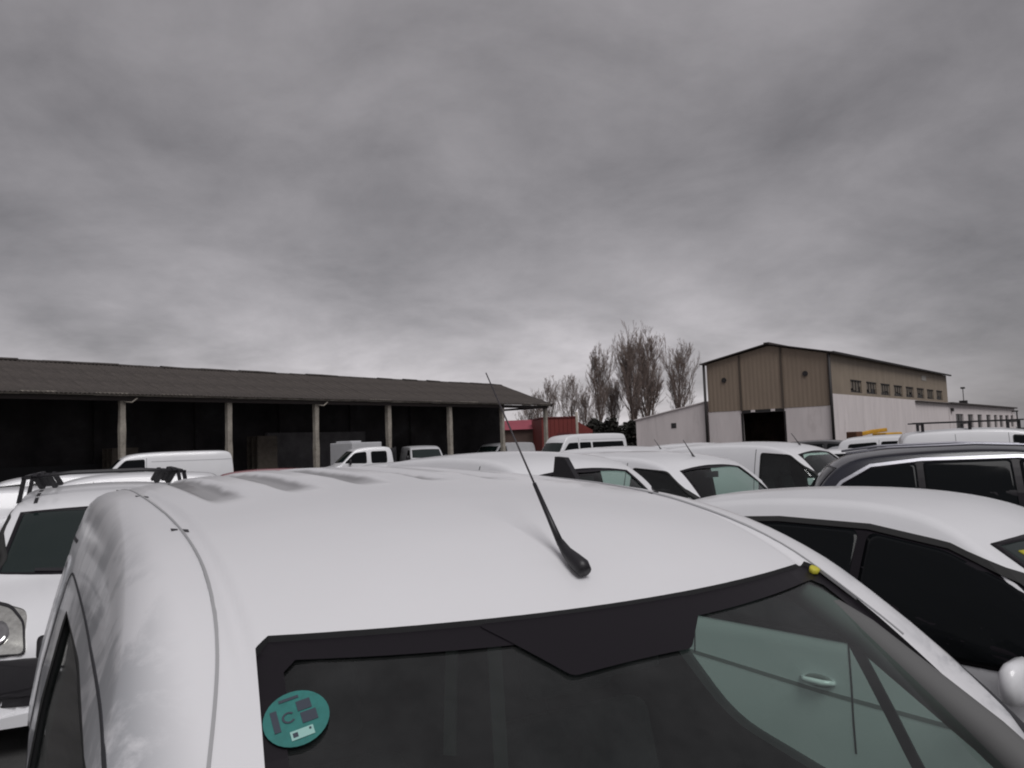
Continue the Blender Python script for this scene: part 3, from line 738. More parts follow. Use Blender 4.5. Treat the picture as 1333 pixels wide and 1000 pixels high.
    def wheels(s, ya, yb, r=.32, wx=None, tw=.2):
        for sx in (-1, 1):
            for y in (ya, yb):
                x = sx * ((wx or s.sh.wb) - tw / 2 - .0)
                rr = MB().lathe([(r * .62, -tw / 2), (r * .94, -tw / 2), (r, -tw * .32), (r, tw * .32), (r * .94, tw / 2), (r * .62, tw / 2)], (x, y, r), 'x', 28)
                t = rr.obj('wheel', rubber, s.o, True)
                m = MB().lathe([(r * .60, -.02), (r * .60, .0), (r * .5, .012), (r * .16, .02), (r * .10, .035)] if sx > 0 else [(r * .60, .02), (r * .60, .0), (r * .5, -.012), (r * .16, -.02), (r * .10, -.035)], (x + sx * (tw / 2 - .015), y, r), 'x', 20)
                m.obj('rim', alloy, t, True)
                s.line('wheel_arch', 'R' if sx > 0 else 'L', [(y + (r + .05) * math.cos(a * math.pi / 10), r + (r + .05) * math.sin(a * math.pi / 10)) for a in range(11)], .06, black_plastic, .006)
                s.patch('wheel_well', 'R' if sx > 0 else 'L', [(y + (r + .03) * math.cos(a * math.pi / 10), max(s.sh.z0 + .01, r + (r + .03) * math.sin(a * math.pi / 10))) for a in range(11)], black_plastic, .003, scales=(1, .7, .3))
                for q in (t,): q.location.x += sx * .012
    def mirror(s, y, z, m=None, w=.17, h=.2):
        for sx, vw in ((-1, 'L'), (1, 'R')):
            p = s.hit(vw, y, z, 0)
            mb = MB(); c = p + Vector((sx * .13, 0, .03)); n0 = 0
            nu, nv = 10, 6
            for i in range(nv + 1):
                for j in range(nu):
                    a = math.pi * (i / nv - .5); b = 2 * math.pi * j / nu
                    dx = math.copysign(abs(math.cos(a) * math.cos(b)) ** .6, math.cos(b)) * w / 2
                    dz = math.copysign(abs(math.cos(a) * math.sin(b)) ** .6, math.sin(b)) * h / 2
                    mb.v.append((c.x + dx, c.y + math.sin(a) * .055, c.z + dz))
            for i in range(nv):
                for j in range(nu): mb.f.append((i * nu + j, i * nu + (j + 1) % nu, (i + 1) * nu + (j + 1) % nu, (i + 1) * nu + j))
            mb.bar(p, c, .05, .04)
            o = mb.obj('side_mirror', m or black_plastic, s.o, True)
    def lights(s, zf, wf, hf, zr, wr_=.10, hr=.4, xin=None):
        for sx in (-1, 1):
            xo = s.sh.wb * .86; a, b = sx * xo, sx * (xo - wf)
            pl = roundpoly([(a, zf - hf / 2), (b, zf - hf / 2.3), (b, zf + hf / 4), (a, zf + hf / 2)] if sx > 0 else [(a, zf - hf / 2), (a, zf + hf / 2), (b, zf + hf / 4), (b, zf - hf / 2.3)], .05)
            s.patch('headlight', 'F', pl, lamp_refl, .005)
            pl = roundpoly([(sx * s.sh.wb * .90, zr - hr / 2), (sx * (s.sh.wb * .90 - wr_), zr - hr / 2), (sx * (s.sh.wb * .90 - wr_), zr + hr / 2), (sx * s.sh.wb * .90, zr + hr / 2)], .03)
            s.patch('tail_lamp', 'B', pl, tail_red, .006)
    def antenna(s, x, y, ln=.35, lean=(-.0, -.5), m=None, r=.006):
        p = s.hit('T', x, y, 0); q = p + Vector((lean[0], lean[1], 1)).normalized() * ln
        MB().tube([p - Vector((0, 0, .01)), p + (q - p) * .08, p + (q - p) * .3, q], [r * 4, r * 2.2, r * 1.3, r * .8], 6).obj('antenna', m or black_plastic, s.o)
    def wiper(s, z=None):
        pass
def small_van_shape(hh=1.83, ribs=None, L_=2.15, **k):
    q = hh - 1.83
    prof = [(-L_, .32), (-L_ + .005, .55), (-L_ + .01, 1.0), (-L_ + .05, 1.45 + q), (-L_ + .13, 1.70 + q), (-L_ + .3, 1.78 + q), (-1.2, 1.815 + q), (-.5, 1.83 + q), (.1, 1.80 + q), (.42, 1.74 + q), (.58, 1.68 + q),
            (.8, 1.53 + q), (1.20, 1.18 + q * .6), (1.33, 1.09), (1.6, 1.02), (1.9, .92), (2.08, .78), (2.15, .60), (2.17, .32)]
    kw = dict(wb=.90, wr=.72, zbelt=1.05, zroof=1.80 + q, ribs=ribs); kw.update(k)
    return Shape(prof, **kw)
def van_details(v, panel=True, glass=None, wglass=None, q=0.0, seams=True):
    fw_ = [(1.12, 1.10), (.98, 1.30 + q), (.55, 1.62 + q), (.05, 1.66 + q), (.05, 1.06)]
    wins = [fw_] if panel else [fw_, [(-.05, 1.06), (-.05, 1.66 + q), (-.95, 1.65 + q), (-.95, 1.06)], [(-1.05, 1.08), (-1.05, 1.64 + q), (-1.75, 1.60 + q), (-1.85, 1.10)]]
    v.side_windows(wins, glass or glass_dark)
    v.windscreen(1.16 + q * .5, 1.655 + q, m=wglass)
    v.wheels(-1.35, 1.45, .31); v.mirror(.95, 1.10)
    v.lights(.86, .28, .26, 1.2)
    if seams:
        for vw in 'LR':
            v.line('door_seam', vw, [(-.02, .35), (-.02, 1.70 + q)], .008, seam_m)
            v.line('door_seam', vw, [(-1.0, .5), (-1.0, 1.70 + q)], .008, seam_m)
            v.line('rub_strip', vw, [(-1.0, .62), (1.05, .62)], .09, black_plastic, .012)
    v.patch('grille', 'F', roundpoly([(-.42, .62), (.42, .62), (.42, .78), (-.42, .78)], .04), black_plastic, .005)
    v.patch('bumper', 'F', roundpoly([(-.7, .34), (.7, .34), (.72, .55), (-.72, .55)], .05), black_plastic, .012)

def HB(vpx):    # heading (deg) of the front for a vehicle whose rear recedes to column vpx
    a = math.atan((vpx - CX) / F); return math.degrees(math.atan2(-math.cos(a), -math.sin(a)))

def hollow(v, cutters, inner_mat, inset=.04, z0=.3, step=.10):
    """turn the closed body into a shell with openings"""
    iv, if_ = v.sh.mesh(nt=6, nc=4, ns=6, step=step, inset=inset, z0=v.sh.z0 + .12)
    n = len(v.v); verts = list(v.v) + list(iv); faces = [tuple(f) for f in v.f] + [tuple(n + i for i in reversed(f)) for f in if_]
    me = bpy.data.meshes.new('body'); me.from_pydata([tuple(x) for x in verts], [], faces)
    me.materials.append(v.paint); me.materials.append(inner_mat)
    me.polygons.foreach_set('material_index', [0] * len(v.f) + [1] * len(if_)); me.shade_smooth(); me.update()
    bm = bmesh.new(); bm.from_mesh(me); bm.faces.ensure_lookup_table()
    # make both shells consistently oriented (outer outwards, inner inwards)
    bm.to_mesh(me); bm.free()
    v.body.data = me
    v.body.modifiers.clear()
    tmp = []
    for view, poly, a, b in cutters:
        m = MB(); k = len(poly)
        for t in (a, b):
            for p in poly: m.v.append((t, p[0], p[1]) if view == 'S' else (p[0], p[1], t) if view == 'T' else (p[0], t, p[1]))
        for j in range(k): m.f.append((j, (j + 1) % k, k + (j + 1) % k, k + j))
        m.f.append(tuple(range(k))[::-1]); m.f.append(tuple(range(k, 2 * k)))
        c = m.obj('cutter', inner_mat, v.o)
        bmc = bmesh.new(); bmc.from_mesh(c.data); bmesh.ops.recalc_face_normals(bmc, faces=bmc.faces); bmc.to_mesh(c.data); bmc.free()
        mod = v.body.modifiers.new('cut', 'BOOLEAN'); mod.operation = 'DIFFERENCE'; mod.object = c; mod.solver = 'EXACT'
        tmp.append(c)
    dg = bpy.context.evaluated_depsgraph_get(); dg.update()
    ev = v.body.evaluated_get(dg); nm = bpy.data.meshes.new_from_object(ev, depsgraph=dg)
    v.body.modifiers.clear(); v.body.data = nm
    for c in tmp: bpy.data.objects.remove(c)
    v.body.modifiers.new('edge', 'EDGE_SPLIT').split_angle = math.radians(35)

def seat(parent, x, y, m=fabric_m):
    s = MB().box(x - .24, x + .24, y - .25, y + .27, .55, .72).obj('seat', m, parent, True, .05)
    b = MB(); b.bar((x, y - .26, .68), (x, y - .42, 1.28), .46, .13, (0, 1, 0)); b.obj('seat_backrest', m, s, True, .04)
    hd = MB(); hd.bar((x, y - .42, 1.32), (x, y - .46, 1.50), .26, .10, (0, 1, 0)); hd.obj('head_restraint', m, s, True, .03)

# ================================================================== foreground van
def rib(x, y):
    z = 0.0
    # pressed longitudinal ribs over the load area
    e = max(0, min(1, (-.30 - y) / .22)) * max(0, min(1, (y + 2.0) / .15)) * max(0, min(1, (.58 - abs(x)) / .06))
    cc = math.cos((x - .29) / .19 * 2 * math.pi); z -= .013 * e * max(-.35, min(.7, cc)) / .7
    # narrow roof channel beside each gutter
    for c in (.615,):
        d = (abs(abs(x) - c)) / .024
        if d < 1: z -= .009 * (1 - d * d) ** 2 * max(0, min(1, (.56 - y) / .1))
    return z
def foreground_van():
    L_ = 2.27
    prof = [(-L_, .32), (-L_ + .005, .55), (-L_ + .01, 1.0), (-L_ + .03, 1.52), (-L_ + .06, 1.80), (-L_ + .20, 1.895), (-1.3, 1.937), (-.6, 1.922), (-.1, 1.895), (.22, 1.845), (.42, 1.782), (.54, 1.72),
            (.75, 1.58), (1.22, 1.20), (1.38, 1.08), (1.6, 1.02), (1.9, .92), (2.08, .78), (2.15, .60), (2.17, .32)]
    sh = Shape(prof, wb=.93, wr=.742, zbelt=1.05, zroof=1.90, rc=.10, crown=.055, bowf=.13, bowr=.02, ribs=rib, taper=.05)
    heading = -60.0
    hd = Vector((.5, -.866, 0))
    pos = Vector((.149, 1.55, 0)) - hd * .5 + Vector((-.866, -.5, 0)) * .03
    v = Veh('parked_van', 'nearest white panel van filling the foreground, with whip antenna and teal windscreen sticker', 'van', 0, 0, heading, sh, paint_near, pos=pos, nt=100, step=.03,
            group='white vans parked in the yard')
    # openings
    SH = .03; ws = []; n = 14
    for i in range(n + 1): t = -1 + 2 * i / n; ws.append((.735 * t - SH, 1.27 - .10 * t * t))
    for i in range(n + 1): t = 1 - 2 * i / n; ws.append((.625 * t - SH, .56 - .10 * t * t))
    ws = roundpoly(ws, 0.02, 1)
    dw = roundpoly([(1.02, 1.12), (.90, 1.27), (.50, 1.56), (-.10, 1.60), (-.90, 1.575), (-.90, 1.07), (.60, 1.05)], [.03, .03, .06, .05, .03, .05, .03])
    dw2 = roundpoly([(1.02, 1.12), (.90, 1.27), (.50, 1.56), (-.10, 1.60), (-.30, 1.57), (-.27, 1.38), (-.06, 1.17), (.26, 1.11), (.60, 1.05)], [.03, .03, .06, .05, .03, .1, .1, .05, .03])
    hollow(v, [('T', ws, 1.08, 2.4), ('S', dw, .2, 1.3), ('S', dw2, -1.3, -.2)], interior_m)
    big = [(p[0] * 1.02, .88 + (p[1] - .88) * 1.03) for p in ws]
    g = v.patch('windscreen', 'T', big, glass_dusty, -.012, scales=(1, .85, .65, .4, .2), d=.06)
    # black ceramic band
    def bandring():
        P = densify(ws, .04); A, B = [], []
        for p in P:
            x, y = p; ix = x - math.copysign(min(.035, abs(x) * .05), x); iy = y
            if y < .60: iy = y + .05
            if y > 1.12: iy = y - .05
            A.append((x * 1.02, .88 + (y - .88) * 1.03)); B.append((ix, iy))
        V = [v.hit('T', *a, -.008) for a in A] + [v.hit('T', *b, -.008) for b in B]; k = len(P)
        mesh_obj('black_band', V, [(j, (j + 1) % k, k + (j + 1) % k, k + j) for j in range(k)], frit, g)
    bandring()
    v.patch('black_band', 'T', roundpoly([(.25, .545), (.215, .585), (.143, .668), (-.112, .664), (-.190, .60), (-.19, .545)], .012), frit, -.0065, scales=(1, .5), parent=g, d=.03)
    for sx in (-1,):
        MB().tube([(sx * .595, .44, 1.665), (sx * .625, .62, 1.575), (sx * .665, .85, 1.42), (sx * .72, 1.22, 1.13)], [.028, .034, .038, .042], 8).obj('pillar_trim', mat('pillar_trim_grey', (.12, .12, .12), .8), v.o, True)
    # sensor housing and interior mirror block behind the glass
    pl = roundpoly([(-.11, 1.665), (.235, 1.665), (.235, 1.615), (.215, 1.545), (.06, 1.50), (-.05, 1.56)], .015)
    # side glass
    for vw in 'LR':
        o = v.patch('side_window', vw, [(p[0] * 1.0 + (p[0] - .45) * .03, 1.35 + (p[1] - 1.35) * 1.04) for p in dw], glass_clear, -.014, d=.06)
        v.ring('window_seal', vw, dw, .022, rubber, -.002, parent=o)
        v.line('quarter_pillar', vw, [(.60, 1.06), (.52, 1.24), (.42, 1.50)], .035, black_plastic, -.008, parent=o)
        # door seams following the A pillar, rear quarter seam, slots
        v.line('door_seam', vw, chaikin([(1.16, .45), (1.12, 1.16), (.98, 1.30), (.60, 1.58), (.40, 1.635), (-.10, 1.660), (-1.0, 1.655), (-1.18, 1.645), (-1.24, 1.60), (-1.25, 1.1), (-1.25, .4)], 3), .007, seam_m, .0018, d=.03)
        v.line('panel_seam', vw, [(-1.40, 1.72), (-1.90, 1.70)], .012, seam_m, .0015)
        v.line('panel_seam', vw, [(-1.30, 1.60), (-1.30, .5)], .008, seam_m, .0012)
        v.line('rub_strip', vw, [(-1.0, .62), (1.05, .62)], .09, black_plastic, .012)
    # recessed blind side panel behind the door: raised rim
    for vw in 'LR':
        v.ring('blind_panel_rim', vw, roundpoly([(-1.42, 1.12), (-1.42, 1.66), (-1.62, 1.66), (-1.70, 1.12)], .05), .03, v.paint, .006)
    # roof gutter mouldings and fixing slots
    for sx in (-1, 1):
        v.line('roof_moulding', 'T', chaikin([(sx * .70, .66), (sx * .660, .52), (sx * .643, .42), (sx * .634, .30), (sx * .629, .15), (sx * .632, -.03), (sx * .638, -.8), (sx * .632, -1.9)], 3), .005, mat('joint_sealant', (.36, .36, .37), .7), .0028, d=.03)
        for y in (-.06, -.84, -1.60):
            v.line('fixing_slot', 'T', [(sx * .616, y), (sx * .650, y)], .016, black_plastic, .003, d=.03)
    # antenna: rubber foot, black lower rod, whip
    p = v.hit('T', .185 * -1 * -1, .335, 0)
    return v, p
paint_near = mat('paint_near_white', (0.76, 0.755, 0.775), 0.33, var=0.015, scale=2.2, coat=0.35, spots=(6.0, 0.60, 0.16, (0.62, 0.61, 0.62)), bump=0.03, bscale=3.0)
def side_reflections(m):  # dirty, mottled reflections painted into the colour of the van sides
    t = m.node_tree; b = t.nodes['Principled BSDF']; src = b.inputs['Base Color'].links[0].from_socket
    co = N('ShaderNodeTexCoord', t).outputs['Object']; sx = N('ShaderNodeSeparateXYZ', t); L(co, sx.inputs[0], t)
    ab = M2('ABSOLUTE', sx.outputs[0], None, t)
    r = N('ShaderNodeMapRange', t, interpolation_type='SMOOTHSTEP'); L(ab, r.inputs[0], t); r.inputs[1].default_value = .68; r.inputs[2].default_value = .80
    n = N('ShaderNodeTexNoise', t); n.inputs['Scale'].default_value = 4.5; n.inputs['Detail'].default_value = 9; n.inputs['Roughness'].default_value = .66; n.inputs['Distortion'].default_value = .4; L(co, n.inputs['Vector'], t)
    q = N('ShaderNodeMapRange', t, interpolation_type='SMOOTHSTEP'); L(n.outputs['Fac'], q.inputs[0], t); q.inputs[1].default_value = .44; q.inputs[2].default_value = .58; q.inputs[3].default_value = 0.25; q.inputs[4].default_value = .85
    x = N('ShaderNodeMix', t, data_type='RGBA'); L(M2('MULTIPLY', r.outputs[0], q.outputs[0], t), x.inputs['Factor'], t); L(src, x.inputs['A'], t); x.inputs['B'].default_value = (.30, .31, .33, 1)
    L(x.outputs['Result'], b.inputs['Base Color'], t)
side_reflections(paint_near)
def rib_stripes(m):  # darker stripes along the rear rib valleys, edges broken by noise
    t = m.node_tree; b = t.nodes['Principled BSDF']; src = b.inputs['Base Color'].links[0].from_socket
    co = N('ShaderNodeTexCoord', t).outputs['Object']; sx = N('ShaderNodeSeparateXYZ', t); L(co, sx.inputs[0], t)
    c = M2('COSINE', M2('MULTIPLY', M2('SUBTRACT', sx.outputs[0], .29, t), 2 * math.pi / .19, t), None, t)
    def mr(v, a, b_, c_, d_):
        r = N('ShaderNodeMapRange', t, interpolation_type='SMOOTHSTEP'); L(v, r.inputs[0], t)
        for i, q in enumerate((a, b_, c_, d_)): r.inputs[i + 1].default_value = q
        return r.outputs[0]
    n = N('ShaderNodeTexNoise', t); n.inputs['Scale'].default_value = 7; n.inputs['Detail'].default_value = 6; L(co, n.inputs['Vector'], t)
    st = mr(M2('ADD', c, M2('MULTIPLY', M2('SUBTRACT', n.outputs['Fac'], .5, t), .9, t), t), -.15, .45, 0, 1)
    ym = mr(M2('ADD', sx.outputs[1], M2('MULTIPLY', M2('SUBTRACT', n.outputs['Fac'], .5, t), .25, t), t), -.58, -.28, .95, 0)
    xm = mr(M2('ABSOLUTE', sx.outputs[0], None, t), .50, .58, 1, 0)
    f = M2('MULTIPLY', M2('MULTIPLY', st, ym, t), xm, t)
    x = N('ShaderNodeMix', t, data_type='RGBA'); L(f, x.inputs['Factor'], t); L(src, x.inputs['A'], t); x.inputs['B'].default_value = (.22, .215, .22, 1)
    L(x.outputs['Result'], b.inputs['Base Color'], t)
rib_stripes(paint_near)
V1, _ = foreground_van()
def ray_to_local(v, px, py, target_pts=None):
    """where the picture ray through (px,py) meets the van surface (local space)"""
    d = (fw + rt * ((px - CX) / F) + up * ((CY - py) / F)).normalized()
    mw = Matrix.Translation(v.o.location) @ Matrix.Rotation(v.o.rotation_euler.z, 4, 'Z'); inv = mw.inverted()
    o = inv @ Vector((0, 0, HC)); dd = inv.to_3x3() @ d
    return v.bvh.ray_cast(o, dd)
def dbg(v, name, pts):
    for p in pts:
        l = ray_to_local(v, *p)[0]; print('DBG', name, p, None if l is None else tuple(round(c, 3) for c in l))

def fg_details():
    v = V1; o = v.o
    l = ray_to_local(v, 748, 742)[0] or Vector((.2, .3, 1.8))
    p = Vector(l)
    # foot is a teardrop, rod leans back
    mb = MB(); back = Vector((0, -1, 0)); 
    rod = Vector((-.02, -.64, .77)).normalized()
    foot = []
    prof = [(0.036, .001, .013), (.024, .009, .0165), (0.0, .019, .0150), (-.026, .032, .011), (-.048, .050, .0075)]
    mb.tube([p + Vector((0, a, b)) for a, b, c in prof], [c for a, b, c in prof], 12)
    f = mb.obj('antenna', black_plastic, o, True)
    st = p + Vector((0, -.045, .045))
    MB().tube([st, st + rod * .06, st + rod * .15], [.0075, .0058, .0042], 10).obj('antenna_sleeve', black_plastic, f, True)
    MB().tube([st + rod * .15, st + rod * .30, st + rod * .475], [.0022, .0019, .0014], 8).obj('antenna_whip', mat('whip_grey', (.035, .03, .035), .5), f, True)
    # interior
    m = MB(); m.box(-.80, .80, .55, .60, .40, 1.0).box(-.78, .78, .60, 1.30, .98, 1.04); m.obj('dashboard', interior_m, o, False, .03)
    bk = MB(); bk.v = [(-.80, -.98, .4), (.80, -.98, .4), (.80, -.98, 1.0), (.62, -.98, 1.66), (-.62, -.98, 1.66), (-.80, -.98, 1.0)] + [(a_, -.95, c_) for a_, b_, c_ in [(-.80, 0, .4), (.80, 0, .4), (.80, 0, 1.0), (.62, 0, 1.66), (-.62, 0, 1.66), (-.80, 0, 1.0)]]
    bk.f = [(0, 1, 2, 3, 4, 5), (11, 10, 9, 8, 7, 6)] + [(i, 6 + i, 6 + (i + 1) % 6, (i + 1) % 6) for i in range(6)]
    bk.obj('bulkhead', interior_m, o)
    seat(o, .36, .30); seat(o, -.36, .30)
    a = MB()
    ring = [(.36 + .18 * math.cos(t), .72 + .06 * math.sin(t), 1.02 + .17 * math.sin(t)) for t in [2 * math.pi * i / 20 for i in range(21)]]
    a.tube(ring, .014, 6, False); a.bar((.36, .72, 1.02), (.36, .95, .9), .05, .05).obj('steering_wheel', black_plastic, o, True)
    # mirror/sensor block hanging from header, sun visors
    m = MB().tube([(0, .60, 1.655), (0, .58, 1.62)], .015, 8).box(-.10, .10, .56, .585, 1.585, 1.635); m.obj('interior_mirror', black_plastic, o, True, .008)
    for x in (-.36, .40):
        m = MB(); m.box(x - .20, x + .20, .20, .40, 1.69, 1.71); m.obj('sun_visor', headliner_m, o, True, .008)
    # pale belt strap hanging on the far pillar
    MB().bar((-.12, -.10, 1.62), (-.10, -.04, 1.20), .035, .01).obj('seat_belt', mat('belt_grey', (.12, .12, .12), .8), o)
    MB().bar((-.02, -.12, 1.62), (.02, -.08, 1.25), .03, .01).obj('seat_belt', bpy.data.materials['belt_grey'], o)
    v.lights(.88, .30, .28, 1.2)
    v.wheels(-1.35, 1.45, .31)
    v.mirror(.92, 1.12, w=.20, h=.24)
    v.patch('grille', 'F', roundpoly([(-.42, .62), (.42, .62), (.42, .78), (-.42, .78)], .04), black_plastic, .005)
    v.patch('bumper', 'F', roundpoly([(-.7, .34), (.7, .34), (.72, .55), (-.72, .55)], .05), black_plastic, .012)
    # emissions sticker: round teal, on the glass
    l = ray_to_local(v, 386, 932)[0]
    cx, cz = l.x, l.y
    e1 = .046
    def circ(r, n=32, ox=0, oz=0): return [(cx + ox + r * math.cos(2 * math.pi * i / n), cz + oz + r * .82 * math.sin(2 * math.pi * i / n)) for i in range(n)]
    st = v.patch('windscreen_sticker', 'T', circ(.046), sticker_teal, -.0035, scales=(1, .5), d=.01)
    st['label'] = 'round teal emissions sticker with dark squares and letter C'
    def rect(x0, x1, z0, z1, m, nm='sticker_print', off=-.0025): 
        # picture left is the van's own right: local -x
        v.patch(nm, 'T', [(cx - x0, cz - z0), (cx - x1, cz - z0), (cx - x1, cz - z1), (cx - x0, cz - z1)], m, off, scales=(1,), d=.2, parent=st)
    rect(-.033, -.024, -.012, .018, sticker_dark)
    rect(.004, .024, .007, .021, sticker_dark)
    rect(.006, .028, -.011, .004, sticker_dark)
    rect(-.018, .010, .026, .030, sticker_dark)
    rect(-.014, .018, -.029, -.017, sticker_white, off=-.0022)
    rect(-.011, -.004, -.026, -.020, sticker_dark, off=-.0018)
    rect(.012, .015, -.022, -.019, sticker_dark, off=-.0018)
    # letter C as an open ring
    V = []; Fc = []; n = 18
    for i in range(n + 1):
        a = math.radians(40 + 280 * i / n)
        for r in (.0095, .0065): V.append(v.hit('T', cx + .010 - r * math.cos(a), cz - .003 - r * .82 * math.sin(a), -.0024))
    for i in range(n): Fc.append((2 * i, 2 * i + 1, 2 * i + 3, 2 * i + 2))
    mesh_obj('sticker_letter', V, Fc, sticker_dark, st)
    # yellow paint mark at upper glass corner
    l = ray_to_local(v, 1060, 741)[0]
    if l:
        pl = [(l.x + .013 * math.cos(a), l.y + .009 * math.sin(a)) for a in [2 * math.pi * i / 16 for i in range(16)]]
        v.patch('yellow_dot', 'T', pl, yellow_mark, .004, scales=(1, .5), d=.02)
fg_details()

# ================================================================== other vehicles
GW = 'white vans parked in the yard'
# left van with roof bars
def left_van():
    sh = small_van_shape(1.76, crown=.05, wr=.70)
    v = Veh('parked_van', 'white van at the left edge with black bars across its roof and a large headlight', 'van', 0, 0, HB(150), sh, paint_white, GW, pos=(-3.9, 7.75), nt=16, step=.05)
    van_details(v, panel=True, q=-.07, wglass=glass_green)
    for sx in (-1, 1):   # tall swept headlights
        s_ = sx
        pl = [(s_ * .86, .66), (s_ * .86, .93), (s_ * .76, .98), (s_ * .60, .95), (s_ * .50, .86), (s_ * .48, .67)]
        h = v.patch('headlight', 'F', roundpoly(pl, .04), lamp_refl, .012)
        v.patch('lamp_bulb', 'F', [(s_ * .66 + .07 * math.cos(a), .80 + .07 * math.sin(a)) for a in [2 * math.pi * i / 14 for i in range(14)]], mat('bulb_chrome', (.5, .5, .5), .1, metal=1), .018, scales=(1, .5), parent=h)
        v.ring('lamp_rim', 'F', roundpoly(pl, .04), .015, black_plastic, .016, parent=h)
    v.patch('bumper', 'F', roundpoly([(-.84, .40), (.84, .40), (.84, .645), (-.84, .645)], .03), black_plastic, .02)
    v.line('wiper', 'F', [(-.6, 1.14), (-.1, 1.10)], .02, black_plastic, .02)
    v.line('wiper', 'F', [(.0, 1.10), (.5, 1.13)], .02, black_plastic, .02)
    for sx in (-1, 1):
        for y in (-.3, .0, .25):
            v.line('roof_slot', 'T', [(sx * .56, y), (sx * .56, y + .17)], .03, black_plastic, .004)
    # roof rack: thing of its own
    r = tag(empty('roof_rack', v.o.location, v.o.rotation_euler.z), 'black roof rack bars with curved end brackets on the leftmost van', 'roof rack')
    zr = 1.76
    for y in (.28, -.55):
        MB().tube([(-.68, y, zr + .09), (-.3, y, zr + .12), (.3, y, zr + .12), (.68, y, zr + .09)], .014, 8).obj('crossbar', black_plastic, r, True)
        for sx in (-1, 1):
            MB().bar((sx * .66, y, zr + .08), (sx * .70, y, zr - .13), .045, .035).obj('foot', black_plastic, r)
            MB().bar((sx * .58, y, zr + .12), (sx * .52, y - .10, zr - .0), .05, .04).obj('bracket', black_plastic, r)
            MB().bar((sx * .48, y, zr + .12), (sx * .42, y - .10, zr - .0), .04, .03).obj('bracket', black_plastic, r)
    for sx in (-1, 1): MB().bar((sx * .62, .5, zr + .10), (sx * .62, -1.3, zr + .11), .035, .035).obj('side_rail', black_plastic, r)
left_van()

# white MPV to the right
def right_mpv():
    prof = [(-2.2, .32), (-2.19, .6), (-2.16, .95), (-2.02, 1.20), (-1.75, 1.45), (-1.45, 1.585), (-.8, 1.645), (-.2, 1.65), (.2, 1.61), (.45, 1.54), (.62, 1.45), (1.0, 1.24), (1.45, 1.04), (1.65, .98), (1.95, .88), (2.12, .74), (2.18, .5), (2.2, .32)]
    sh = Shape(prof, wb=.92, wr=.62, zbelt=.98, zroof=1.56, rc=.11, crown=.05, bowf=.22, bowr=.10, taper=.17, tpow=1.2)
    hd = Vector((.5, -.866, 0)); sd_ = Vector((.866, .5, 0))
    pos = Vector((2.40, 4.86, 0))
    v = Veh('parked_car', 'white rounded car at right with black side windows and yellow note in its windscreen', 'car', 0, 0, -49, sh, paint_white, pos=pos, nt=24, step=.04)
    beltz = .94
    wins = [[(1.22, .90), (.72, 1.26), (.40, 1.39), (.0, 1.455), (.0, .925)], [(-.05, beltz), (-.05, 1.462), (-.55, 1.475), (-.95, 1.455), (-.95, beltz)], [(-1.02, beltz + .03), (-1.02, 1.445), (-1.4, 1.38), (-1.75, 1.20), (-1.80, 1.09)]]
    for vw in 'LR': v.patch('window_panel', vw, roundpoly([(1.24, .885), (.74, 1.275), (.42, 1.405), (.0, 1.47), (-.55, 1.488), (-.95, 1.468), (-1.42, 1.393), (-1.80, 1.195), (-1.84, 1.03), (-.95, .925)], .04), frit, .003)
    v.side_windows(wins, glass_dark, frame=0, r=.05)
    for vw in 'LR':
        v.line('window_trim', vw, [(1.22, .99), (.75, 1.28), (.42, 1.41), (.0, 1.478), (-.55, 1.495), (-.95, 1.475), (-1.42, 1.40), (-1.80, 1.20)], .028, rubber, .010)
        v.line('pillar_trim', vw, [(-.025, 1.04), (-.025, 1.45)], .05, frit, .006)
        v.line('door_seam', vw, [(.9, .4), (.98, 1.0)], .008, seam_m); v.line('door_seam', vw, [(-.02, .35), (-.02, 1.03)], .010, seam_m); v.line('door_seam', vw, [(-1.0, .7), (-.98, 1.0)], .008, seam_m)
        # shoulder crease and handles
        v.line('shoulder_crease', vw, [(1.4, .56), (.4, .60), (-.2, .63), (-1.0, .70), (-1.8, .78)], .022, mat('crease_shade', (.22, .22, .22), .5) if vw == 'L' else bpy.data.materials['crease_shade'], .0015)
        for y in (-.20, -1.15):
            v.patch('handle_recess', vw, [(y + .085 * math.cos(a), .685 + .034 * math.sin(a)) for a in [2 * math.pi * i / 14 for i in range(14)]], bpy.data.materials['crease_shade'], .002, scales=(1, .5))
            p = v.hit(vw, y, .685, .012); sx = -1 if vw == 'L' else 1
            MB().tube([p + Vector((-sx * .01, -.10, 0)), p + Vector((sx * .02, -.06, 0)), p + Vector((sx * .022, .04, 0)), p + Vector((-sx * .01, .09, 0))], [.012, .017, .017, .012], 8).obj('door_handle', v.paint, v.o, True)
    v.windscreen(1.06, 1.44, mb=.10, mt=.10, m=glass_green)
    v.wheels(-1.3, 1.4, .32); v.mirror(.80, .87, paint_white, w=.30, h=.19); v.lights(.80, .34, .18, 1.05)
    l = v.hit('F', -.50, 1.36, .008)
    v.patch('yellow_note', 'F', [(.36, 1.30), (.50, 1.30), (.49, 1.38), (.36, 1.38)], yellow_mark, .009, scales=(1, .5))
    v.patch('bumper', 'F', roundpoly([(-.7, .34), (.7, .34), (.72, .5), (-.72, .5)], .05), black_plastic, .01)
    return v
V3 = right_mpv()

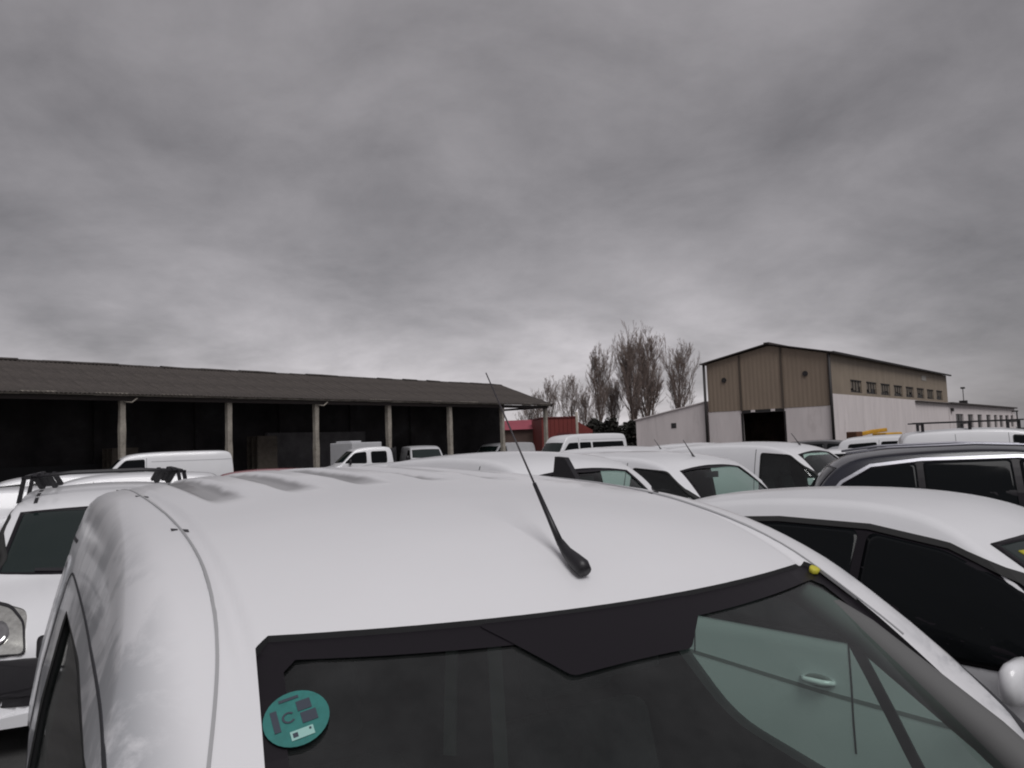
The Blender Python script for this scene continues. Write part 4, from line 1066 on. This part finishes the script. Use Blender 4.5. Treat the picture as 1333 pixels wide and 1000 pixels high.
# dark SUV with chrome window line
def suv():
    prof = [(-2.35, .4), (-2.33, .8), (-2.28, 1.1), (-2.1, 1.45), (-1.85, 1.68), (-1.5, 1.76), (-.6, 1.80), (.1, 1.78), (.5, 1.70), (.7, 1.62), (1.1, 1.35), (1.4, 1.14), (1.55, 1.10), (2.0, 1.0), (2.25, .88), (2.33, .6), (2.35, .4)]
    sh = Shape(prof, wb=.95, wr=.68, zbelt=1.08, zroof=1.76, z0=.3, rc=.09, crown=.045, bowf=.18, bowr=.08, taper=.13)
    v = Veh('parked_car', 'dark blue estate-like off-roader with bright chrome arch round its side windows', 'car', 1303, 9.6, -20, sh, paint_dark, nt=14, step=.05)
    wins = [[(1.15, 1.12), (.72, 1.47), (.35, 1.60), (.0, 1.63), (.0, 1.10)], [(-.07, 1.10), (-.07, 1.635), (-.95, 1.62), (-.95, 1.10)], [(-1.02, 1.10), (-1.02, 1.615), (-1.5, 1.56), (-1.78, 1.40), (-2.0, 1.16), (-1.9, 1.12)]]
    for vw in 'LR': v.patch('window_panel', vw, roundpoly([(1.20, 1.10), (.74, 1.485), (.36, 1.62), (.0, 1.65), (-.95, 1.64), (-1.5, 1.585), (-1.80, 1.41), (-2.03, 1.15), (-1.9, 1.10)], .03), frit, .003)
    v.side_windows(wins, glass_dark, frame=0, r=.04)
    for vw in 'LR':
        v.line('chrome_trim', vw, [(1.22, 1.10), (.75, 1.495), (.37, 1.63), (.0, 1.663), (-.95, 1.652), (-1.5, 1.595), (-1.82, 1.42), (-2.06, 1.15), (-1.92, 1.09), (-1.0, 1.075), (1.22, 1.075)], .034, chrome, .014, d=.05)
        for y in (-.035, -.985): v.line('pillar_trim', vw, [(y, 1.10), (y, 1.63)], .07, frit, .008)
        v.line('door_seam', vw, [(-.03, .4), (-.03, 1.07)], .01, seam_m)
        x = -.66 if vw == 'L' else .66
        pts = [(x * 1.0, .45, 1.735), (x, .3, 1.775), (x * 1.02, -.4, 1.815), (x * 1.02, -1.3, 1.80), (x, -1.75, 1.745)]
        MB().tube(pts, .017, 8).obj('roof_rail', rail_metal, v.o, True)
    v.windscreen(1.20, 1.62, m=glass_green); v.windscreen(1.15, 1.6, view='B', name='rear_window', m=glass_dark)
    v.wheels(-1.4, 1.4, .36); v.mirror(.85, 1.15, paint_dark); v.lights(.88, .3, .2, 1.1)
suv()

def std_van(px, D, heading, label, hh=1.83, paint=paint_white, panel=True, pos=None, name='parked_van', ant=True, clear=False, **k):
    sh = small_van_shape(hh, **k)
    v = Veh(name, label, 'van', px, D, heading, sh, paint, GW, pos=pos, nt=12, step=.06)
    q = hh - 1.83
    if clear:
        fwp = roundpoly([(1.10, 1.12), (.96, 1.30 + q), (.55, 1.61 + q), (.06, 1.65 + q), (.06, 1.08)], .05)
        n = 10; ws = [(.73 * (-1 + 2 * i / n), 1.19 + q * .5 - .03 * (1 - (-1 + 2 * i / n) ** 2)) for i in range(n + 1)] + [(.60 * (1 - 2 * i / n), 1.65 + q - .045 * (1 - 2 * i / n) ** 2) for i in range(n + 1)]
        hollow(v, [('F', ws, .30, 1.9), ('S', fwp, -1.3, 1.3)], interior_m)
        MB().box(-.64, .64, -.14, -.11, .40, 1.66 + q).obj('bulkhead', interior_m, v.o)
        MB().box(-.78, .78, .62, 1.28, .98, 1.05).obj('dashboard', interior_m, v.o)
        seat(v.o, .36, .3); seat(v.o, -.36, .3)
        MB().box(-.12, .12, .60, .63, 1.50 + q, 1.57 + q).obj('interior_mirror', black_plastic, v.o)
        g = v.patch('windscreen', 'F', [(p[0] * 1.02, 1.42 + (p[1] - 1.42) * 1.03) for p in ws], glass_clear, -.012)
        v.ring('screen_surround', 'F', ws, .035, frit, -.006, parent=g)
        for vw in 'LR':
            g = v.patch('side_window', vw, [(.55 + (p[0] - .55) * 1.03, 1.35 + (p[1] - 1.35) * 1.04) for p in fwp], glass_clear, -.014)
            v.ring('window_seal', vw, fwp, .02, rubber, -.003, parent=g)
            v.line('door_seam', vw, [(-.02, .35), (-.02, 1.70 + q)], .01, seam_m); v.line('door_seam', vw, [(1.16, .5), (1.14, 1.15)], .01, seam_m)
        v.wheels(-1.35, 1.45, .31); v.mirror(.95, 1.10); v.lights(.86, .28, .26, 1.2)
        v.line('wiper', 'F', [(-.5, 1.20), (.05, 1.17)], .018, black_plastic, .01)
        v.patch('grille', 'F', roundpoly([(-.42, .62), (.42, .62), (.42, .78), (-.42, .78)], .04), black_plastic, .005)
        v.patch('bumper', 'F', roundpoly([(-.7, .34), (.7, .34), (.72, .55), (-.72, .55)], .05), black_plastic, .012)
    else: van_details(v, panel, q=q)
    if ant: v.antenna(.0, .38, .24, (.0, -.7))
    return v
std_van(868, 9.9, -48, 'white panel van in the middle with greenish windscreen and short roof antenna', 1.86, clear=True)
std_van(1012, 13.6, -44, 'second white panel van, behind and right of the one with the greenish windscreen', 1.90, clear=True)
v7 = std_van(702, 8.1, -51, 'white van with upright black fin at its roof edge, just beyond the foreground roof', 1.93, clear=True, paint=paint_white, panel=True, ant=False)

def van_fin(v):
    m = MB(); x = .70; t = .025
    pts = [(.66, 1.52), (.30, 1.60), (.22, 1.84), (.36, 1.83), (.46, 1.74), (.86, 1.49)]
    pts = [(1.42, 1.42), (1.10, 1.54), (-.2, 1.69), (-.2, 1.72), (.96, 1.68), (1.00, 1.88), (1.12, 1.87), (1.26, 1.68)]
    for s_ in (1,):
        n = len(pts); V = [(s_ * (x - .03 - t), a, b) for a, b in pts] + [(s_ * (x - .03 + t), a, b) for a, b in pts]
        Fc = [tuple(range(n)), tuple(range(n, 2 * n))[::-1]] + [(j, n + j, n + (j + 1) % n, (j + 1) % n) for j in range(n)]
        mesh_obj('roof_fin', V, Fc, black_plastic, v.o)
van_fin(v7)
std_van(838, 16.5, -40, 'white van roof showing between the minibus and the greenish-windscreen van', 1.88)
std_van(620, 13, -10, 'white car-like van whose roof edge shows left of the foreground antenna', 1.80)

# ---- larger vans by the shed
def big_van_shape(hh=2.15, L_=2.6, wb=.98, wr=.84):
    prof = [(-L_, .4), (-L_ + .005, .8), (-L_ + .01, 1.3), (-L_ + .04, hh - .35), (-L_ + .08, hh - .12), (-L_ + .22, hh - .02), (-1.6, hh), (0, hh), (L_ - 1.75, hh - .04), (L_ - 1.42, hh - .12), (L_ - 1.2, hh - .30), (L_ - .78, 1.40), (L_ - .62, 1.28), (L_ - .3, 1.12), (L_ - .1, .92), (L_ - .03, .6), (L_, .4)]
    return Shape(prof, wb=wb, wr=wr, zbelt=1.25, zroof=hh, z0=.28, rc=.10, crown=.035, bowf=.10, bowr=.02, taper=.08)
def big_van(px, D, heading, label, hh=2.15, L_=2.6, paint=paint_white, wins='cab', name='parked_van', cat='van', group=GW, pos=None, gl=None):
    v = Veh(name, label, cat, px, D, heading, big_van_shape(hh, L_), paint, group, pos=pos, nt=8, step=.08)
    a = L_ - 1.75
    zt = hh - (.46 if wins == 'bus' else .24)
    cab = [(L_ - .95, 1.34), (L_ - 1.15, 1.55), (L_ - 1.5, zt - .02), (L_ - 2.1, zt), (L_ - 2.1, 1.28)]
    polys = [cab]
    if wins == 'bus': 
        polys += [[(L_ - 2.2, 1.28), (L_ - 2.2, zt), (-.2, zt), (-.2, 1.28)], [(-.3, 1.28), (-.3, zt), (-L_ + .3, zt), (-L_ + .25, 1.28)]]
    if wins == 'crew': polys += [[(L_ - 2.25, 1.28), (L_ - 2.25, zt), (L_ - 3.0, zt), (L_ - 3.0, 1.28)]]
    v.side_windows(polys, gl or glass_dark, r=.08, frame=0)
    v.windscreen(1.42, hh - (.44 if wins == 'bus' else .22), m=glass_green if gl is None else gl, frame=.03)
    v.wheels(-L_ + .95, L_ - .85, .34); v.mirror(L_ - 1.0, 1.36, w=.2, h=.34); v.lights(.95, .24, .3, 1.3)
    for vw in 'LR':
        v.line('body_crease', vw, [(L_ - 2.3, hh - .33), (-L_ + .1, hh - .33)], .03, paint_old, .006)
        v.line('door_seam', vw, [(L_ - 2.15, .4), (L_ - 2.15, hh - .2)], .012, seam_m)
    v.patch('bumper', 'F', roundpoly([(-.8, .40), (.8, .40), (.82, .62), (-.82, .62)], .05), black_plastic, .012)
    return v
HSH = math.degrees(math.atan2(0.772, 0.636))
big_van(204, 28.5, 180 + 26, 'white cargo van parked side-on in front of the left shed bays', 2.17, 2.5)
bus = big_van(752, 44, 180 + 32, 'white minibus with raised roof and full side windows in front of the red sheds', 2.42, 2.75, wins='bus', name='parked_minibus', cat='minibus', group=None)
_t, _w = 31.9, 2.0
big_van(0, 0, HSH + 180, 'pale grey-white van sheltering under the open end bay of the shed', 2.12, 2.7, paint_old, pos=(-19.6 + .636 * _t - .772 * _w, 31 + .772 * _t + .636 * _w))
big_van(549, 47.5, -72, 'grey-white van facing out of the dark shed bay, beside the pickup', 2.1, 2.4, paint_old)
# crew cab pickup
def pickup():
    hh = 2.12
    prof = [(-2.6, .5), (-2.59, .8), (-2.58, 1.15), (-2.5, 1.30), (-.95, 1.30), (-.90, 1.5), (-.86, hh - .15), (-.72, hh), (.3, hh), (.75, hh - .07), (.95, hh - .17), (1.5, 1.42), (1.65, 1.32), (2.2, 1.2), (2.45, 1.0), (2.55, .7), (2.6, .5)]
    sh = Shape(prof, wb=.95, wr=.78, zbelt=1.3, zroof=hh, z0=.4, rc=.10, crown=.03, bowf=.10, bowr=.0, taper=.08)
    v = Veh('parked_pickup', 'white crew-cab pickup parked side-on under the middle shed posts', 'pickup', 480, 37.5, 180 + 24, sh, paint_white, nt=8, step=.07)
    v.side_windows([[(1.35, 1.40), (.86, hh - .27), (.32, hh - .22), (.32, 1.36)], [(.12, 1.36), (.12, hh - .22), (-.62, hh - .22), (-.62, 1.36)]], glass_dark, frame=0, r=.10)
    v.windscreen(1.45, hh - .19, m=glass_green)
    v.wheels(-1.6, 1.65, .37); v.mirror(1.1, 1.42, w=.18, h=.26); v.lights(1.0, .24, .24, 1.05)
    MB().box(-.80, .80, -2.5, -1.0, 1.302, 1.33).obj('load_bed', black_plastic, v.o)
    MB().bar((-.8, -1.05, 1.3), (-.8, -1.05, hh - .05), .06, .06).obj('headboard_post', black_plastic, v.o)
    MB().bar((.8, -1.05, 1.3), (.8, -1.05, hh - .05), .06, .06).obj('headboard_post', black_plastic, v.o)
    MB().box(-.8, .8, -1.07, -1.03, 1.35, hh - .1).obj('headboard_panel', black_plastic, v.o)
pickup()
# white box on a lorry behind the pickup
p = G(463, 42.0)
lr = tag(empty('box_trailer', (p.x, p.y, 0), math.radians(HSH)), 'pale square box body rising behind the pickup cab', 'trailer')
MB().box(-.95, 1.0, -.9, .9, 1.1, 2.36).obj('box_body', paint_old, lr, False, .04)
MB().box(-.8, -.1, -.6, .6, 2.36, 2.45).obj('roof_unit', paint_old, lr, False, .03)
for x in (-.55, .6):
    for y in (-.8, .8): MB().lathe([(.42, -.12), (.42, .12)], (0, 0, 0), 'x', 18).obj('wheel', rubber, lr, True, loc=(x, y, .42)).rotation_euler = (0, 0, math.pi / 2)
MB().box(-.9, .95, -.5, .5, .75, 1.1).obj('chassis', black_plastic, lr)

# low generic cars filling the rows
def car_shape(hh=1.48):
    q = hh - 1.48
    prof = [(-2.05, .32), (-2.04, .6), (-2.0, .95), (-1.85, 1.18), (-1.45, 1.40 + q), (-1.1, 1.45 + q), (-.4, 1.48 + q), (.1, 1.46 + q), (.4, 1.40 + q), (1.2, 1.0), (1.4, .94), (1.8, .85), (2.0, .7), (2.05, .32)]
    return Shape(prof, wb=.88, wr=.62, zbelt=.95, zroof=1.45 + q, rc=.10, crown=.045, bowf=.2, bowr=.1, taper=.15)
def car(px, D, heading, label, hh=1.48, paint=paint_white, group='parked cars filling the rows'):
    v = Veh('parked_car', label, 'car', px, D, heading, car_shape(hh), paint, group, nt=8, step=.08)
    q = hh - 1.48
    v.side_windows([[(1.0, .98), (.35, 1.33 + q), (-.1, 1.37 + q), (-.1, .97)], [(-.18, .97), (-.18, 1.37 + q), (-1.1, 1.35 + q), (-1.55, 1.10), (-1.5, .98)]], glass_dark, frame=0)
    v.windscreen(1.04, 1.37 + q, m=glass_green); v.wheels(-1.25, 1.25, .31); v.mirror(.7, 1.0); v.lights(.72, .3, .16, .9)
    return v
car(318, 12.0, 190, 'red car whose roof shows behind the foreground van roof', 1.77, paint_red)
car(553, 15.5, 200, 'white car roof between the pickup and the fin-topped van', 1.66)
for px, D, hd, lab, hh, pt in (
        (1085, 24, -30, 'black car roof just right of the second white panel van', 1.80, paint_black),
        (1118, 19, -25, 'white car roof below the yellow digger arm', 1.62, paint_white),
        (1150, 22, -20, 'silver grey car roof beside the yellow digger arm', 1.66, paint_silver)):
    car(px, D, hd, lab, hh, pt)
std_van(1205, 21, -35, 'white van with dark window arcs right of the yellow digger arm', 1.90, panel=False, ant=False)
def rack_van():
    v = std_van(1305, 17.5, -22, 'white van at the right edge carrying a black ladder rack', 2.00, ant=False)
    r = tag(empty('roof_rack', v.o.location, v.o.rotation_euler.z), 'black ladder rack on the rightmost white van', 'roof rack')
    for y in (.2, -.7, -1.6):
        MB().bar((-.68, y, 2.10), (.68, y, 2.10), .035, .035).obj('crossbar', black_plastic, r)
        for sx in (-1, 1): MB().bar((sx * .6, y, 1.94), (sx * .6, y, 2.12), .06, .06).obj('foot', black_plastic, r)
    for sx in (-1, 1): MB().bar((sx * .6, .3, 2.13), (sx * .6, -1.8, 2.13), .03, .03).obj('side_rail', black_plastic, r)
rack_van()
# far left vans
std_van(40, 17, 205, 'white van roof at the far left edge behind the black roof bars', 1.72, panel=False, ant=False)
std_van(-32, 14.5, 205, 'white van cropped by the left edge, seen above the bar-topped van', 1.55, ant=False)
std_van(128, 14.5, 200, 'white roof showing between the black bars and the side-on cargo van', 1.74, ant=False)
# yellow digger arm
def digger():
    p = G(1146, 40); 
    d = tag(empty('yellow_digger', (p.x, p.y, 0), math.radians(20)), 'yellow machine top showing over the cars in front of the white wall', 'digger')
    MB().box(-.9, .9, -1.0, 1.0, .5, 1.35).obj('body', paint_yellow, d, False, .08)
    MB().box(-.55, .5, -.9, .0, 1.35, 1.9).obj('cab', paint_yellow, d, False, .06)
    m = MB(); m.bar((-1.3, .3, 1.82), (-.1, .4, 1.98), .2, .18); m.bar((-.1, .4, 1.98), (.75, .4, 2.04), .2, .18); m.obj('boom', paint_yellow, d, False, .03)
    m = MB(); m.box(-1.5, -1.1, .0, .7, 1.55, 2.0); m.obj('bucket', mat('rusty_brown', (.12, .05, .025), .8), d, False, .04)
    for y in (-.9, .9): MB().tube([(-1.1, y, .3), (1.1, y, .3)], .3, 12).obj('track', rubber, d)
digger()
# second and third rows: vans mostly hidden, only roofs
for px, D, hd, lab, hh in ((930, 22, -40, 'white van roof between the two greenish-windscreen vans', 1.86)
                           ,):
    std_van(px, D, hd, lab, hh, ant=False)
